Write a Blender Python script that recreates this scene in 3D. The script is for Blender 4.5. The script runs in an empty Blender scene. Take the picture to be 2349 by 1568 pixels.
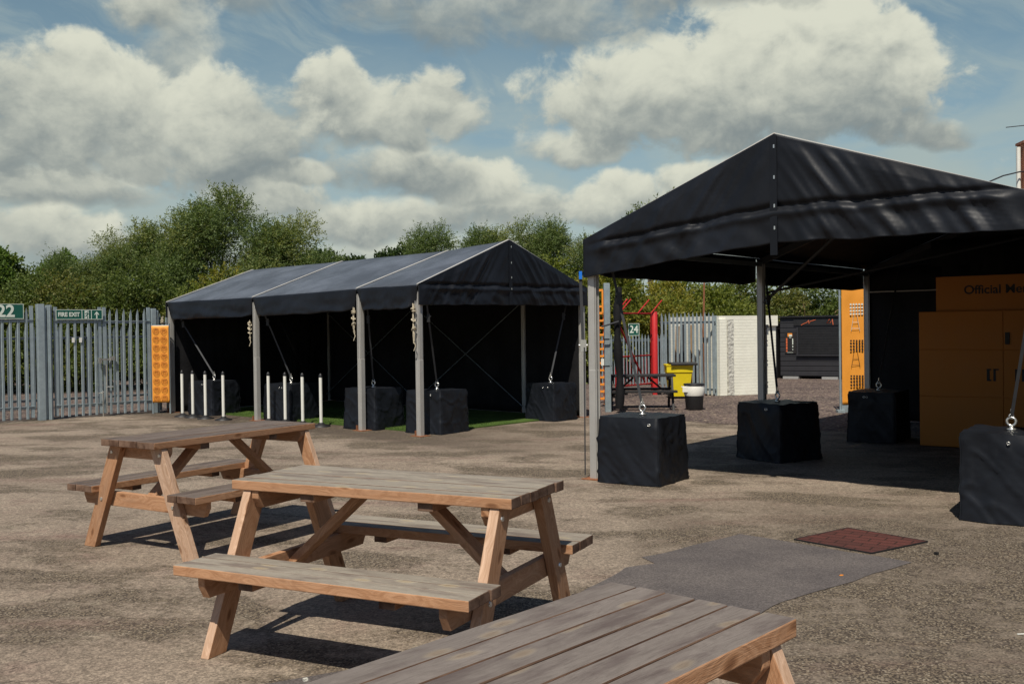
import bpy, math, random
import numpy as np
from mathutils import Vector, Matrix, noise as mn

# ------------------------------------------------------------------ camera
sc = bpy.context.scene
COL = sc.collection
F_ = 2462.89 / 2560 * 2349; PI_ = -.0120; RO_ = -.0132; EYE = 1.7058
cp, sp = math.cos(PI_), math.sin(PI_); cr, sr = math.cos(RO_), math.sin(RO_)
FW = Vector((0, cp, sp)); U0 = Vector((0, -sp, cp)); R0 = Vector((1, 0, 0))
R2 = cr * R0 + sr * U0; U2 = cr * U0 - sr * R0
cam = bpy.data.cameras.new('camera'); camo = bpy.data.objects.new('camera', cam); COL.objects.link(camo)
cam.sensor_width = 36; cam.lens = 2462.89 / 2560 * 36; cam.clip_end = 3000; cam.clip_start = .05
m = Matrix.Identity(4)
for i in range(3):
    m[i][0] = R2[i]; m[i][1] = U2[i]; m[i][2] = -FW[i]
m[2][3] = EYE
camo.matrix_world = m
sc.camera = camo
def ray(x, y): return FW + R2 * (x - 1174.5) / F_ - U2 * (y - 784) / F_
def at(x, y, z=0):                      # survey helper: where a sight line meets height z
    d = ray(x, y); t = (z - EYE) / d.z
    return Vector((d.x * t, d.y * t, z))

# ------------------------------------------------------------------ world, sun
SUNV = Vector((-.15, -.62, 1)).normalized()
sun = bpy.data.lights.new('sun', 'SUN'); sun.energy = 5.0; sun.angle = math.radians(.5); sun.color = (1, .93, .82)
suno = bpy.data.objects.new('sun', sun); COL.objects.link(suno)
suno.rotation_euler = SUNV.to_track_quat('Z', 'Y').to_euler()
sc.view_settings.view_transform = 'Standard'; sc.view_settings.look = 'None'
sc.view_settings.gamma = 1; sc.view_settings.exposure = 0.0
BG = .12
world = bpy.data.worlds.new('World'); sc.world = world; world.use_nodes = True
class NT:
    def __init__(s, tree): s.t = tree
    def n(s, typ, ins=None, **kw):
        nd = s.t.nodes.new(typ)
        for k, v in kw.items(): setattr(nd, k, v)
        for k, v in (ins or {}).items(): s.set(nd.inputs[k], v)
        return nd
    def set(s, sock, v):
        if isinstance(v, bpy.types.NodeSocket): s.t.links.new(v, sock)
        elif isinstance(v, bpy.types.Node): s.t.links.new(v.outputs[0], sock)
        else:
            if sock.type == 'RGBA' and len(v) == 3: v = (*v, 1)
            sock.default_value = v
    def math(s, op, a, b=0, c=0, clamp=False):
        nd = s.n('ShaderNodeMath', operation=op, use_clamp=clamp)
        s.set(nd.inputs[0], a); s.set(nd.inputs[1], b); s.set(nd.inputs[2], c); return nd.outputs[0]
    def vm(s, op, a, b=(0, 0, 0), out=0):
        nd = s.n('ShaderNodeVectorMath', operation=op)
        s.set(nd.inputs[0], a); s.set(nd.inputs[1], b)
        return nd.outputs['Value'] if op in ('DOT_PRODUCT', 'LENGTH') else nd.outputs[0]
    def scale(s, a, f):
        nd = s.n('ShaderNodeVectorMath', operation='SCALE'); s.set(nd.inputs[0], a); s.set(nd.inputs['Scale'], f); return nd.outputs[0]
    def mix(s, f, a, b, blend='MIX'):
        nd = s.n('ShaderNodeMix', data_type='RGBA', blend_type=blend)
        s.set(nd.inputs[0], f); s.set(nd.inputs[6], a); s.set(nd.inputs[7], b); return nd.outputs[2]
    def ramp(s, v, a, b):
        nd = s.n('ShaderNodeMapRange', interpolation_type='SMOOTHSTEP'); s.set(nd.inputs[0], v); s.set(nd.inputs[1], a); s.set(nd.inputs[2], b)
        return nd.outputs[0]
    def noise(s, vec, scale, detail=4, rough=.55, dist=0, out=0, lac=2.0):
        nd = s.n('ShaderNodeTexNoise', {'Vector': vec, 'Scale': scale, 'Detail': detail, 'Roughness': rough, 'Distortion': dist, 'Lacunarity': lac})
        return nd.outputs[out]

def build_world():
    t = NT(world.node_tree); t.t.nodes.clear()
    tc = t.n('ShaderNodeTexCoord'); sx = t.n('ShaderNodeSeparateXYZ', {0: tc.outputs['Generated']})
    az = t.math('ARCTAN2', sx.outputs[0], sx.outputs[1]); el = t.math('ARCSINE', sx.outputs[2])
    P = t.n('ShaderNodeCombineXYZ', {0: az, 1: el, 2: 0}).outputs[0]
    k = 1 / BG
    sky = t.n('ShaderNodeTexSky', sky_type='NISHITA', sun_disc=False)
    sky.sun_elevation = math.asin(SUNV.z); sky.sun_rotation = math.atan2(SUNV.x, SUNV.y)
    sky.air_density = 1.0; sky.dust_density = .6; sky.ozone_density = 2.0
    skc = t.n('ShaderNodeHueSaturation', {'Hue': .470, 'Saturation': .86, 'Value': .64, 'Color': sky.outputs[0]}).outputs[0]
    # thin high streaks, patches of veil, and a pale band low down
    ci = t.vm('SUBTRACT', t.noise(P, 4, 3, .5, out=1), (.5, .5, .5))
    cs = t.vm('MULTIPLY', t.n('ShaderNodeVectorRotate', {'Vector': t.vm('ADD', P, t.scale(ci, .16)), 'Angle': .33}, rotation_type='Z_AXIS').outputs[0], (5, 22, 1))
    cir = t.math('MULTIPLY', t.ramp(t.noise(cs, 1.5, 8, .62), .38, .72), .55)
    veil2 = t.math('MULTIPLY', t.ramp(t.noise(t.vm('MULTIPLY', P, (1, 2.2, 1)), 5.5, 6, .55, .4), .34, .60), t.math('SUBTRACT', 1, t.ramp(el, .12, .32)))
    band = t.math('MULTIPLY', t.math('SUBTRACT', 1, t.ramp(el, .03, .25)), .80)
    veil = t.math('MAXIMUM', t.math('MAXIMUM', cir, band), t.math('MULTIPLY', veil2, .95))
    col = t.mix(veil, skc, tuple(c * k for c in (.39, .465, .445)))
    w1 = t.vm('SUBTRACT', t.noise(P, 10, 3, .55, out=1), (.5, .5, .5))
    Pw = t.vm('ADD', P, t.scale(w1, .045))
    def turb(v, sc): return t.math('SUBTRACT', t.noise(t.vm('MULTIPLY', v, (1, 1.2, 1)), sc, 9, .58, .3), .5)
    n0 = turb(P, 16); n1 = turb(t.vm('ADD', P, (-.006, .016, 0)), 16)
    nb = turb(P, 60)
    n0 = t.math('MULTIPLY_ADD', nb, .25, n0)
    nl = t.math('MULTIPLY', t.math('SUBTRACT', n0, n1), 1.25)
    nbig = t.math('MULTIPLY', turb(t.vm('ADD', P, (3.1, .7, 0)), 7), 1.1)
    def ae(x, y):
        d = ray(x, y); return math.atan2(d.x, d.y), math.atan2(d.z, math.hypot(d.x, d.y))
    # heaps from the farthest to the nearest: x, y, half width, half height, brightness, softness, tilt
    heaps = [(1050, 600, 420, 55, .60, .9, 0), (1500, 585, 260, 40, .5, .9, 0), (300, 575, 260, 46, .5, .9, 0), (880, 515, 230, 45, .62, .6, 0), (1900, 560, 500, 60, .5, .9, 0),
             (610, 455, 120, 58, .70, .45, 0), (130, 520, 115, 52, .85, .35, 0), (1190, 480, 150, 50, .60, .6, 0), (1100, 420, 95, 55, .85, .35, 0),
             (1430, 470, 125, 60, .80, .4, 0), (1590, 405, 80, 42, .85, .4, 0), (60, 425, 250, 42, .62, .6, 0), (930, 400, 160, 62, .45, .7, 0),
             (690, 405, 60, 30, .85, .4, 0), (310, 345, 85, 60, .85, .35, 0), (20, 320, 130, 65, .85, .5, 0),
             (870, 262, 205, 72, .58, .45, 0), (990, 232, 65, 70, .66, .35, 0), (765, 200, 72, 72, .78, .3, 0),
             (1320, 335, 110, 42, .75, .6, 0), (2165, 300, 62, 34, .30, .6, 0), (2020, 275, 115, 55, .34, .5, 0),
             (2060, 110, 52, 85, .80, .35, 0), (1960, 190, 150, 105, .72, .35, 0), (1800, 120, 200, 140, .92, .3, 0), (1560, 215, 290, 120, .80, .35, 0), (1660, 240, 360, 105, .62, .4, 0),
             (1180, 22, 330, 85, .40, .9, 0), (1640, -60, 330, 70, .45, .8, 0), (450, -20, 180, 45, .35, .9, 0),
             (410, 105, 66, 130, .50, .8, .45), (315, 25, 70, 55, .62, .6, 0),
             (300, 245, 110, 95, .70, .4, 0), (480, 230, 75, 75, .72, .35, 0), (520, 320, 205, 120, .55, .5, 0), (190, 190, 85, 95, .68, .35, 0), (80, 260, 215, 135, .58, .45, 0),
             (-300, 230, 250, 150, .6, .5, 0), (2650, 350, 200, 90, .6, .5, 0), (-330, 480, 260, 60, .6, .6, 0)]
    for x, y, rx, ry, br, soft, rot in heaps:
        ca, ce = ae(x, y)
        v = t.vm('SUBTRACT', Pw, (ca, ce, 0))
        if rot: v = t.n('ShaderNodeVectorRotate', {'Vector': v, 'Angle': rot}, rotation_type='Z_AXIS').outputs[0]
        v = t.vm('MULTIPLY', v, (F_ / rx * .74, F_ / ry * .76, 0))
        sy = t.n('ShaderNodeSeparateXYZ', {0: v}).outputs[1]
        vb = t.math('MINIMUM', t.math('MULTIPLY', sy, .55), 0)
        q = t.math('MULTIPLY_ADD', vb, vb, t.vm('DOT_PRODUCT', v, v))
        d = t.math('MULTIPLY_ADD', n0, 2.3 if ry > 50 else 1.8, t.math('SUBTRACT', 1, q))
        dn = t.math('MULTIPLY', t.ramp(d, -.02, .22 + soft * .9), 1.0 if soft < .8 else .8)
        lit = t.math('MULTIPLY_ADD', sy, .56, t.math('ADD', nl, nbig))
        lit = t.ramp(t.math('ADD', lit, br - .08), -.10, 1.20)
        c = t.mix(lit, tuple(a * k for a in (.225, .265, .270)), tuple(a * k for a in (.69, .70, .585)))
        col = t.mix(dn, col, c)
    # the broken cloud stands ahead; overhead and behind, out of view, clear sky is dimmed to lower ambient light
    fr = t.math('MULTIPLY', t.math('SUBTRACT', 1, t.ramp(el, .42, .62)), t.math('SUBTRACT', 1, t.ramp(t.math('ABSOLUTE', az), .75, 1.1)))
    col = t.mix(fr, t.scale(sky.outputs[0], .58), col)
    bg = t.n('ShaderNodeBackground', {0: col, 1: BG})
    t.n('ShaderNodeOutputWorld', {0: bg.outputs[0]})
build_world()
world.cycles.sampling_method = 'MANUAL'; world.cycles.sample_map_resolution = 512

# ------------------------------------------------------------------ materials
def mat(name, col=(.5, .5, .5), rough=.6, metal=0, spec=.5, fn=None):
    mt = bpy.data.materials.new(name); mt.use_nodes = True
    t = NT(mt.node_tree); b = mt.node_tree.nodes['Principled BSDF']
    b.inputs['Base Color'].default_value = (*col, 1); b.inputs['Roughness'].default_value = rough
    b.inputs['Metallic'].default_value = metal; b.inputs['Specular IOR Level'].default_value = spec
    if fn: fn(t, b)
    return mt
def bump(t, b, h, dist=.01, strength=1.0):
    bn = t.n('ShaderNodeBump', {'Height': h, 'Distance': dist, 'Strength': strength}); t.set(b.inputs['Normal'], bn.outputs[0])
def oc(t): return t.n('ShaderNodeTexCoord').outputs['Object']

def dirty(col, amt=.25, scale=3, rough=.6, metal=0, fine=60, bdist=0, name=''):
    def fn(t, b):
        P = oc(t)
        a = t.noise(P, scale, 5, .6); f = t.noise(P, fine, 3, .6)
        v = t.math('MULTIPLY_ADD', a, amt * 2, 1 - amt); v = t.math('MULTIPLY', v, t.math('MULTIPLY_ADD', f, amt, 1 - amt / 2))
        c = t.n('ShaderNodeVectorMath', {0: tuple(col)}, operation='SCALE'); t.set(c.inputs['Scale'], v)
        t.set(b.inputs['Base Color'], c.outputs[0]); t.set(b.inputs['Roughness'], t.math('MULTIPLY_ADD', a, .25, rough - .12))
        if bdist: bump(t, b, f, bdist)
    return mat(name, col, rough, metal, fn=fn)

def f_ground(t, b):
    P = oc(t)
    big = t.noise(P, .45, 7, .62, .1); mid = t.noise(P, 1.7, 8, .68, .15); fin = t.noise(P, 14, 5, .7)
    vo = t.n('ShaderNodeTexVoronoi', {'Vector': P, 'Scale': 104}); vs = t.n('ShaderNodeSeparateXYZ', {0: vo.outputs['Color']})
    vo2 = t.n('ShaderNodeTexVoronoi', {'Vector': P, 'Scale': 42}); vs2 = t.n('ShaderNodeSeparateXYZ', {0: vo2.outputs['Color']})
    # wear mask: 1 = worn down to dark gravelly binder
    Pst = t.vm('MULTIPLY', t.n('ShaderNodeVectorRotate', {'Vector': P, 'Angle': .15}, rotation_type='Z_AXIS').outputs[0], (.60, 1, 1))
    st = t.noise(Pst, 1.15, 9, .66, .25)
    wear = t.ramp(t.math('ADD', t.math('MULTIPLY', st, .74), t.math('MULTIPLY', fin, .26)), .475, .575)
    sp_ = t.n('ShaderNodeSeparateXYZ', {0: P})
    # more wear near right foreground
    nearr = t.math('MULTIPLY', t.ramp(sp_.outputs[0], 0.3, 2.2), t.math('SUBTRACT', 1, t.ramp(sp_.outputs[1], 7.5, 10)))
    wear2 = t.ramp(t.math('ADD', t.math('MULTIPLY', t.noise(P, 1.7, 7, .66, .1), .68), t.math('MULTIPLY', fin, .32)), .45, .525)
    wear = t.math('MAXIMUM', wear, t.math('MULTIPLY', wear2, nearr))
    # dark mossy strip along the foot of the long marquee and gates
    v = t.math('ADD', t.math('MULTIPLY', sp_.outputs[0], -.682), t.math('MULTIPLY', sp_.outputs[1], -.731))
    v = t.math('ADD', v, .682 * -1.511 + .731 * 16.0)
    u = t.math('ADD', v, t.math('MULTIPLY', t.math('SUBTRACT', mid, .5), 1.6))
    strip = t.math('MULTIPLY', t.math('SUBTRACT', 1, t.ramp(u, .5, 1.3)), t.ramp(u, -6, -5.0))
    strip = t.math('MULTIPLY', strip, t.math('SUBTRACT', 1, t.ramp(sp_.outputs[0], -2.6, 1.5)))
    c = t.mix(t.ramp(big, .3, .7), (.285, .232, .176), (.208, .164, .124))
    c = t.mix(t.math('MULTIPLY', t.ramp(mid, .5, .72), .35), c, (.17, .10, .085))
    c = t.mix(t.math('MULTIPLY', wear, .80), c, (.056, .042, .031))
    ck = t.n('ShaderNodeTexVoronoi', {'Vector': t.vm('ADD', P, t.scale(t.noise(P, 1.3, 5, .6, out=1), .9)), 'Scale': .32}, feature='DISTANCE_TO_EDGE').outputs['Distance']
    crack = t.math('MULTIPLY', t.math('SUBTRACT', 1, t.ramp(ck, .001, .0045)), t.ramp(t.noise(P, .5, 2, .5), .48, .58))
    c = t.mix(t.math('MULTIPLY', crack, .40), c, (.035, .028, .022))
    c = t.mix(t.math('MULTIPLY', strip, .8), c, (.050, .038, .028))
    dust = t.ramp(t.noise(P, 2.3, 7, .7, .2), .58, .72)
    c = t.mix(t.math('MULTIPLY', dust, .45), c, (.33, .285, .21))
    red_ = t.math('MULTIPLY', t.ramp(t.noise(t.vm('MULTIPLY', P, (.25, 1.6, 1)), 1.0, 5, .6), .56, .70), .45)
    c = t.mix(red_, c, (.15, .085, .070))
    g = t.math('MULTIPLY_ADD', vs.outputs[0], .7, .65)
    g = t.math('MULTIPLY', g, t.math('MULTIPLY_ADD', vs2.outputs[1], .4, .8))
    g = t.math('MULTIPLY', g, t.math('MULTIPLY_ADD', fin, .7, .65))
    c = t.scale(c, g)
    c = t.scale(c, t.math('MULTIPLY_ADD', nearr, -.32, 1))
    hard = t.math('MAXIMUM', t.math('MULTIPLY', wear, .95), t.math('MULTIPLY', nearr, .35))
    gc = t.mix(t.ramp(vs.outputs[1], .25, .95), (.034, .026, .021), (.270, .215, .145))
    gc = t.mix(t.math('GREATER_THAN', vs.outputs[2], .93), gc, (.40, .34, .25))
    c = t.mix(t.math('MULTIPLY', hard, .62), c, gc)
    stone2 = t.math('MULTIPLY', t.math('GREATER_THAN', vs2.outputs[0], .985), t.math('LESS_THAN', vo2.outputs['Distance'], .009))
    c = t.mix(stone2, c, (.62, .58, .50))
    t.set(b.inputs['Base Color'], c)
    h = t.math('ADD', t.math('MULTIPLY', vs.outputs[0], .4), t.math('MULTIPLY', fin, 1.0))
    bump(t, b, h, .008, .9)
def f_gravel(t, b):
    P = oc(t)
    vo = t.n('ShaderNodeTexVoronoi', {'Vector': P, 'Scale': 26}); vs = t.n('ShaderNodeSeparateXYZ', {0: vo.outputs['Color']})
    big = t.noise(P, .8, 6, .65)
    c = t.mix(t.ramp(big, .35, .65), (.155, .115, .098), (.095, .072, .066))
    c = t.mix(t.math('MULTIPLY', t.math('GREATER_THAN', vs.outputs[1], .90), .7), c, (.36, .29, .2))
    c = t.scale(c, t.math('MULTIPLY_ADD', vs.outputs[0], 1.1, .45))
    t.set(b.inputs['Base Color'], c); bump(t, b, vo.outputs['Distance'], .03, 1)
def f_patch(t, b):
    P = oc(t)
    vo = t.n('ShaderNodeTexVoronoi', {'Vector': P, 'Scale': 120}); vs = t.n('ShaderNodeSeparateXYZ', {0: vo.outputs['Color']})
    vo2 = t.n('ShaderNodeTexVoronoi', {'Vector': P, 'Scale': 26}); vs2 = t.n('ShaderNodeSeparateXYZ', {0: vo2.outputs['Color']})
    a = t.noise(P, 1.3, 6, .65); f = t.noise(P, 60, 4, .7)
    c = t.mix(t.ramp(a, .3, .7), (.088, .077, .074), (.130, .113, .104))
    c = t.scale(c, t.math('MULTIPLY', t.math('MULTIPLY_ADD', vs.outputs[0], .6, .7), t.math('MULTIPLY_ADD', f, .8, .6)))
    st = t.math('MULTIPLY', t.math('GREATER_THAN', vs2.outputs[0], .90), t.math('LESS_THAN', vo2.outputs['Distance'], .010))
    c = t.mix(st, c, (.55, .52, .44))
    t.set(b.inputs['Base Color'], c); bump(t, b, t.math('ADD', f, vs.outputs[0]), .004, .8)

def f_wood(grey, tone=(1, 1, 1), end=False):
    def fn(t, b):
        A = t.n('ShaderNodeAttribute', attribute_name='bco').outputs['Vector']
        I = t.n('ShaderNodeAttribute', attribute_name='bid').outputs['Fac']
        off = t.n('ShaderNodeCombineXYZ', {0: t.math('MULTIPLY', I, 17.3), 1: t.math('MULTIPLY', I, 5.1), 2: t.math('MULTIPLY', I, 31.7)}).outputs[0]
        P = t.vm('ADD', A, off)
        P = t.vm('ADD', P, t.scale(t.vm('SUBTRACT', t.noise(P, 2.2, 2, .5, out=1), (.5, .5, .5)), .07))
        # knots
        ps = t.n('ShaderNodeSeparateXYZ', {0: P})
        Pk = t.n('ShaderNodeCombineXYZ', {0: t.math('MULTIPLY', ps.outputs[0], 3.6), 1: t.math('MULTIPLY', t.math('ADD', ps.outputs[1], ps.outputs[2]), 9.5), 2: 0}).outputs[0]
        vo = t.n('ShaderNodeTexVoronoi', {'Vector': Pk, 'Scale': 1.0, 'Randomness': 1.0}, voronoi_dimensions='2D'); kd = vo.outputs['Distance']
        kc = t.n('ShaderNodeSeparateXYZ', {0: vo.outputs['Color']}).outputs[0]
        has = t.math('GREATER_THAN', kc, .52)
        knot = t.math('MULTIPLY', t.math('SUBTRACT', 1, t.ramp(kd, .05, .19)), has)
        halo = t.math('MULTIPLY', t.math('SUBTRACT', 1, t.ramp(kd, .08, .24)), has)
        ring = t.vm('MULTIPLY', P, (1.3, 34, 34))
        gr = t.noise(t.vm('ADD', ring, t.scale(t.n('ShaderNodeCombineXYZ', {0: 0, 1: kd, 2: kd}).outputs[0], 6)), 1.0, 4, .6)
        fib = t.noise(t.vm('MULTIPLY', P, (5, 260, 260)), 1.0, 3, .6)
        bl = t.noise(t.vm('MULTIPLY', P, (2.0, 9, 9)), 1.0, 5, .65)
        if end:
            c = t.mix(t.ramp(bl, .3, .7), (.070, .036, .022), (.200, .125, .085))
        elif grey:
            c = t.mix(t.ramp(gr, .25, .75), (.200, .174, .144), (.245, .215, .180))
            c = t.mix(t.ramp(bl, .45, .68), c, (.135, .108, .092))
            c = t.mix(t.math('MULTIPLY', halo, .50), c, (.44, .38, .26))
            c = t.mix(t.math('MULTIPLY', knot, .45), c, (.17, .11, .065))
            c = t.mix(t.math('MULTIPLY', t.ramp(fib, .50, .72), .45), c, (.085, .070, .055))
        else:
            c = t.mix(t.ramp(gr, .25, .75), (.300, .152, .078), (.445, .255, .148))
            c = t.mix(t.math('MULTIPLY', t.ramp(bl, .45, .75), .6), c, (.290, .175, .110))
            c = t.mix(t.math('MULTIPLY', halo, .35), c, (.40, .18, .07))
            c = t.mix(t.math('MULTIPLY', knot, .7), c, (.11, .045, .02))
            c = t.mix(t.math('MULTIPLY', t.ramp(fib, .52, .76), .25), c, (.12, .06, .03))
        c = t.vm('MULTIPLY', c, tone)
        w = t.n('ShaderNodeTexWhiteNoise', {'W': t.math('MULTIPLY', I, 91.7)}, noise_dimensions='1D').outputs[0]
        c = t.scale(c, t.math('MULTIPLY_ADD', w, .30, .85))
        t.set(b.inputs['Base Color'], c)
        bump(t, b, t.math('ADD', t.math('MULTIPLY', gr, .6), t.math('MULTIPLY', fib, .7)), .003, .8)
    return fn
def f_tarp(base, rough, bs=3.0, bd=.02):
    def fn(t, b):
        P = oc(t)
        a = t.noise(P, bs, 4, .55, .5); f = t.noise(P, 26, 4, .6); d = t.noise(P, 1.1, 5, .65)
        c = t.mix(t.ramp(d, .35, .75), tuple(x * .75 for x in base), tuple(x * 1.5 for x in base))
        t.set(b.inputs['Base Color'], c)
        t.set(b.inputs['Roughness'], t.math('MULTIPLY_ADD', f, .2, rough - .1))
        bump(t, b, t.math('ADD', a, t.math('MULTIPLY', f, .06)), bd, .7)
    return fn
def f_brickwall(c1, c2, mortar, scale=1.0, bd=.01, rotz=0):
    def fn(t, b):
        P = oc(t)
        s = t.n('ShaderNodeSeparateXYZ', {0: P})
        Q = t.n('ShaderNodeCombineXYZ', {0: t.math('ADD', s.outputs[0], s.outputs[1]), 1: s.outputs[2], 2: 0}).outputs[0]
        br = t.n('ShaderNodeTexBrick', {'Vector': Q, 'Color1': c1, 'Color2': c2, 'Mortar': mortar, 'Scale': scale, 'Mortar Size': .012, 'Brick Width': .23, 'Row Height': .075})
        nz = t.noise(P, 2.5, 6, .65); c = t.scale(br.outputs[0], t.math('MULTIPLY_ADD', nz, .35, .82))
        t.set(b.inputs['Base Color'], c)
        bump(t, b, t.math('ADD', t.math('MULTIPLY', br.outputs['Fac'], -1), t.math('MULTIPLY', t.noise(P, 25, 4, .6), .8)), bd, .8)
    return fn
def f_leaf(c1, c2, c3, tr=.35):
    def fn(t, b):
        I = t.n('ShaderNodeAttribute', attribute_name='lid').outputs['Fac']
        C = t.n('ShaderNodeAttribute', attribute_name='lcl').outputs['Fac']
        c = t.mix(I, c1, c2); c = t.mix(t.ramp(C, .55, .95), c, c3)
        t.set(b.inputs['Base Color'], c); b.inputs['Roughness'].default_value = .55; b.inputs['Specular IOR Level'].default_value = .3
        out = [n for n in t.t.nodes if n.type == 'OUTPUT_MATERIAL'][0]
        tl = t.n('ShaderNodeBsdfTranslucent', {0: t.vm('MULTIPLY', c, (1.2, 1.3, .6))})
        mx = t.n('ShaderNodeMixShader', {0: tr, 1: b.outputs[0], 2: tl.outputs[0]}); t.set(out.inputs[0], mx.outputs[0])
    return fn

M = {}
M['ground'] = mat('asphalt', rough=.9, spec=.25, fn=f_ground)
M['gravel'] = mat('gravel', rough=.95, spec=.2, fn=f_gravel)
M['patch'] = mat('patch_asphalt', rough=.9, spec=.25, fn=f_patch)
M['wg'] = mat('weathered_wood', rough=.8, spec=.25, fn=f_wood(True, (1.18, 1.19, 1.15)))
M['wg3'] = mat('weathered_wood_dark', rough=.75, spec=.3, fn=f_wood(True, (.78, .76, .80)))
M['wg2'] = mat('weathered_wood_brown', rough=.8, spec=.25, fn=f_wood(True, (.62, .57, .58)))
M['wo'] = mat('timber', rough=.75, spec=.25, fn=f_wood(False, (1.10, 1.08, 1.04)))
M['wp'] = mat('pale_and_sunlit_timber', rough=.75, spec=.25, fn=f_wood(False, (1.30, 1.55, 1.85)))
M['we'] = mat('end_grain_and_gap_shade', rough=.85, spec=.2, fn=f_wood(False, end=True))
M['wb'] = dirty((.014, .013, .013), .3, 5, .6, name='black_stained_wood')
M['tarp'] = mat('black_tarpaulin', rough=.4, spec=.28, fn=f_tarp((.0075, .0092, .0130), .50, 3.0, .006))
M['tarpm'] = mat('black_curtain_and_underside', rough=.8, spec=.15, fn=f_tarp((.012, .012, .013), .75, 2.0, .03))
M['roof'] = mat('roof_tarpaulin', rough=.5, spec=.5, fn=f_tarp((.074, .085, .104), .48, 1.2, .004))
M['alu'] = dirty((.46, .45, .42), .12, 4, .45, .35, name='aluminium')
M['aluL'] = dirty((.62, .60, .55), .1, 4, .5, .1, name='pale_trim')
M['galv'] = dirty((.31, .37, .39), .28, 7, .5, .40, fine=40, name='galvanised_steel')
M['galvd'] = dirty((.20, .24, .26), .25, 7, .55, .45, fine=40, name='galvanised_steel_dull')
M['rust'] = dirty((.22, .085, .035), .4, 14, .85, name='rusty_steel')
M['zinc'] = dirty((.70, .69, .64), .1, 9, .25, .8, name='zinc')
M['strap'] = dirty((.03, .032, .036), .2, 9, .7, name='black_webbing')
M['rope'] = dirty((.50, .44, .32), .3, 30, .9, fine=200, bdist=.003, name='rope')
M['white'] = dirty((.74, .73, .66), .10, 6, .45, name='white_plastic')
M['black'] = dirty((.012, .012, .013), .2, 6, .5, name='black_plastic')
M['blackp'] = dirty((.022, .022, .026), .2, 3, .55, name='black_paint')
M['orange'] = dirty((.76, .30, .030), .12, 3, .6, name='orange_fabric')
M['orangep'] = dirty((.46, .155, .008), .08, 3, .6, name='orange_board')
M['orangeb'] = dirty((.80, .27, .02), .12, 8, .5, name='orange_plastic')
M['dko'] = dirty((.36, .10, .010), .1, 8, .6, name='brown_print')
M['ink'] = mat('black_print', (.012, .010, .010), .6)
M['green'] = dirty((.008, .085, .060), .1, 6, .4, name='sign_green')
M['wprint'] = dirty((.62, .68, .60), .06, 12, .45, name='white_print')
M['oprint'] = mat('orange_print', (.62, .13, .04), .6)
M['red'] = dirty((.50, .022, .022), .18, 8, .45, name='red_paint')
M['yellow'] = dirty((.72, .56, .010), .12, 5, .45, name='yellow_plastic')
M['blue'] = mat('blue_clip', (.01, .16, .62), .4)
M['wwall'] = mat('white_painted_brick', rough=.85, spec=.2, fn=f_brickwall((.80, .79, .68), (.78, .77, .66), (.77, .76, .65), 1, .002))
M['rough'] = dirty((.52, .51, .45), .35, 9, .9, fine=30, bdist=.02, name='rough_render')
M['brick'] = mat('red_brick', rough=.9, spec=.2, fn=f_brickwall((.42, .13, .055), (.34, .10, .045), (.30, .24, .19), 1, .01))
M['slate'] = dirty((.10, .10, .11), .2, 3, .7, name='slate')
M['sheet'] = dirty((.30, .30, .29), .15, 2, .6, name='roof_sheet')
M['timb'] = dirty((.26, .17, .09), .25, 6, .8, name='plank')
def f_blockpave(t, b):
    P = oc(t)
    br = t.n('ShaderNodeTexBrick', {'Vector': P, 'Color1': (.105, .036, .029), 'Color2': (.075, .030, .025), 'Mortar': (.035, .018, .014), 'Scale': 1, 'Mortar Size': .006, 'Brick Width': .2, 'Row Height': .1})
    f = t.noise(P, 70, 4, .7)
    c = t.scale(br.outputs[0], t.math('MULTIPLY_ADD', f, .9, .55))
    vo2 = t.n('ShaderNodeTexVoronoi', {'Vector': P, 'Scale': 22}); vs2 = t.n('ShaderNodeSeparateXYZ', {0: vo2.outputs['Color']})
    st = t.math('MULTIPLY', t.math('GREATER_THAN', vs2.outputs[0], .86), t.math('LESS_THAN', vo2.outputs['Distance'], .011))
    c = t.mix(st, c, (.5, .46, .36))
    t.set(b.inputs['Base Color'], c); bump(t, b, t.math('ADD', t.math('MULTIPLY', br.outputs['Fac'], -2), f), .008, 1)
M['pave'] = mat('red_paving', rough=.9, spec=.2, fn=f_blockpave)
def f_turf(t, b):
    P = oc(t); a = t.noise(P, 2.5, 4, .6); f = t.noise(P, 120, 3, .6)
    c = t.mix(t.ramp(a, .3, .7), (.050, .095, .018), (.085, .135, .028)); c = t.scale(c, t.math('MULTIPLY_ADD', f, 1.0, .5))
    t.set(b.inputs['Base Color'], c); bump(t, b, f, .01, 1)
M['turf'] = mat('turf', rough=.8, spec=.2, fn=f_turf)
M['bark'] = dirty((.11, .085, .06), .3, 10, .9, fine=80, bdist=.02, name='bark')
M['lw'] = mat('willow_leaf', fn=f_leaf((.065, .105, .030), (.165, .215, .070), (.22, .24, .070)))
M['lb'] = mat('bramble_leaf', fn=f_leaf((.055, .088, .018), (.140, .175, .040), (.15, .150, .035)))
M['ld'] = mat('dark_leaf', fn=f_leaf((.030, .058, .018), (.060, .098, .028), (.085, .115, .035)))
M['ly'] = mat('yellowing_leaf', fn=f_leaf((.095, .130, .022), (.200, .220, .035), (.26, .23, .035)))
M['lf'] = mat('fresh_leaf', fn=f_leaf((.070, .130, .022), (.120, .185, .035), (.13, .17, .04)))

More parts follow.
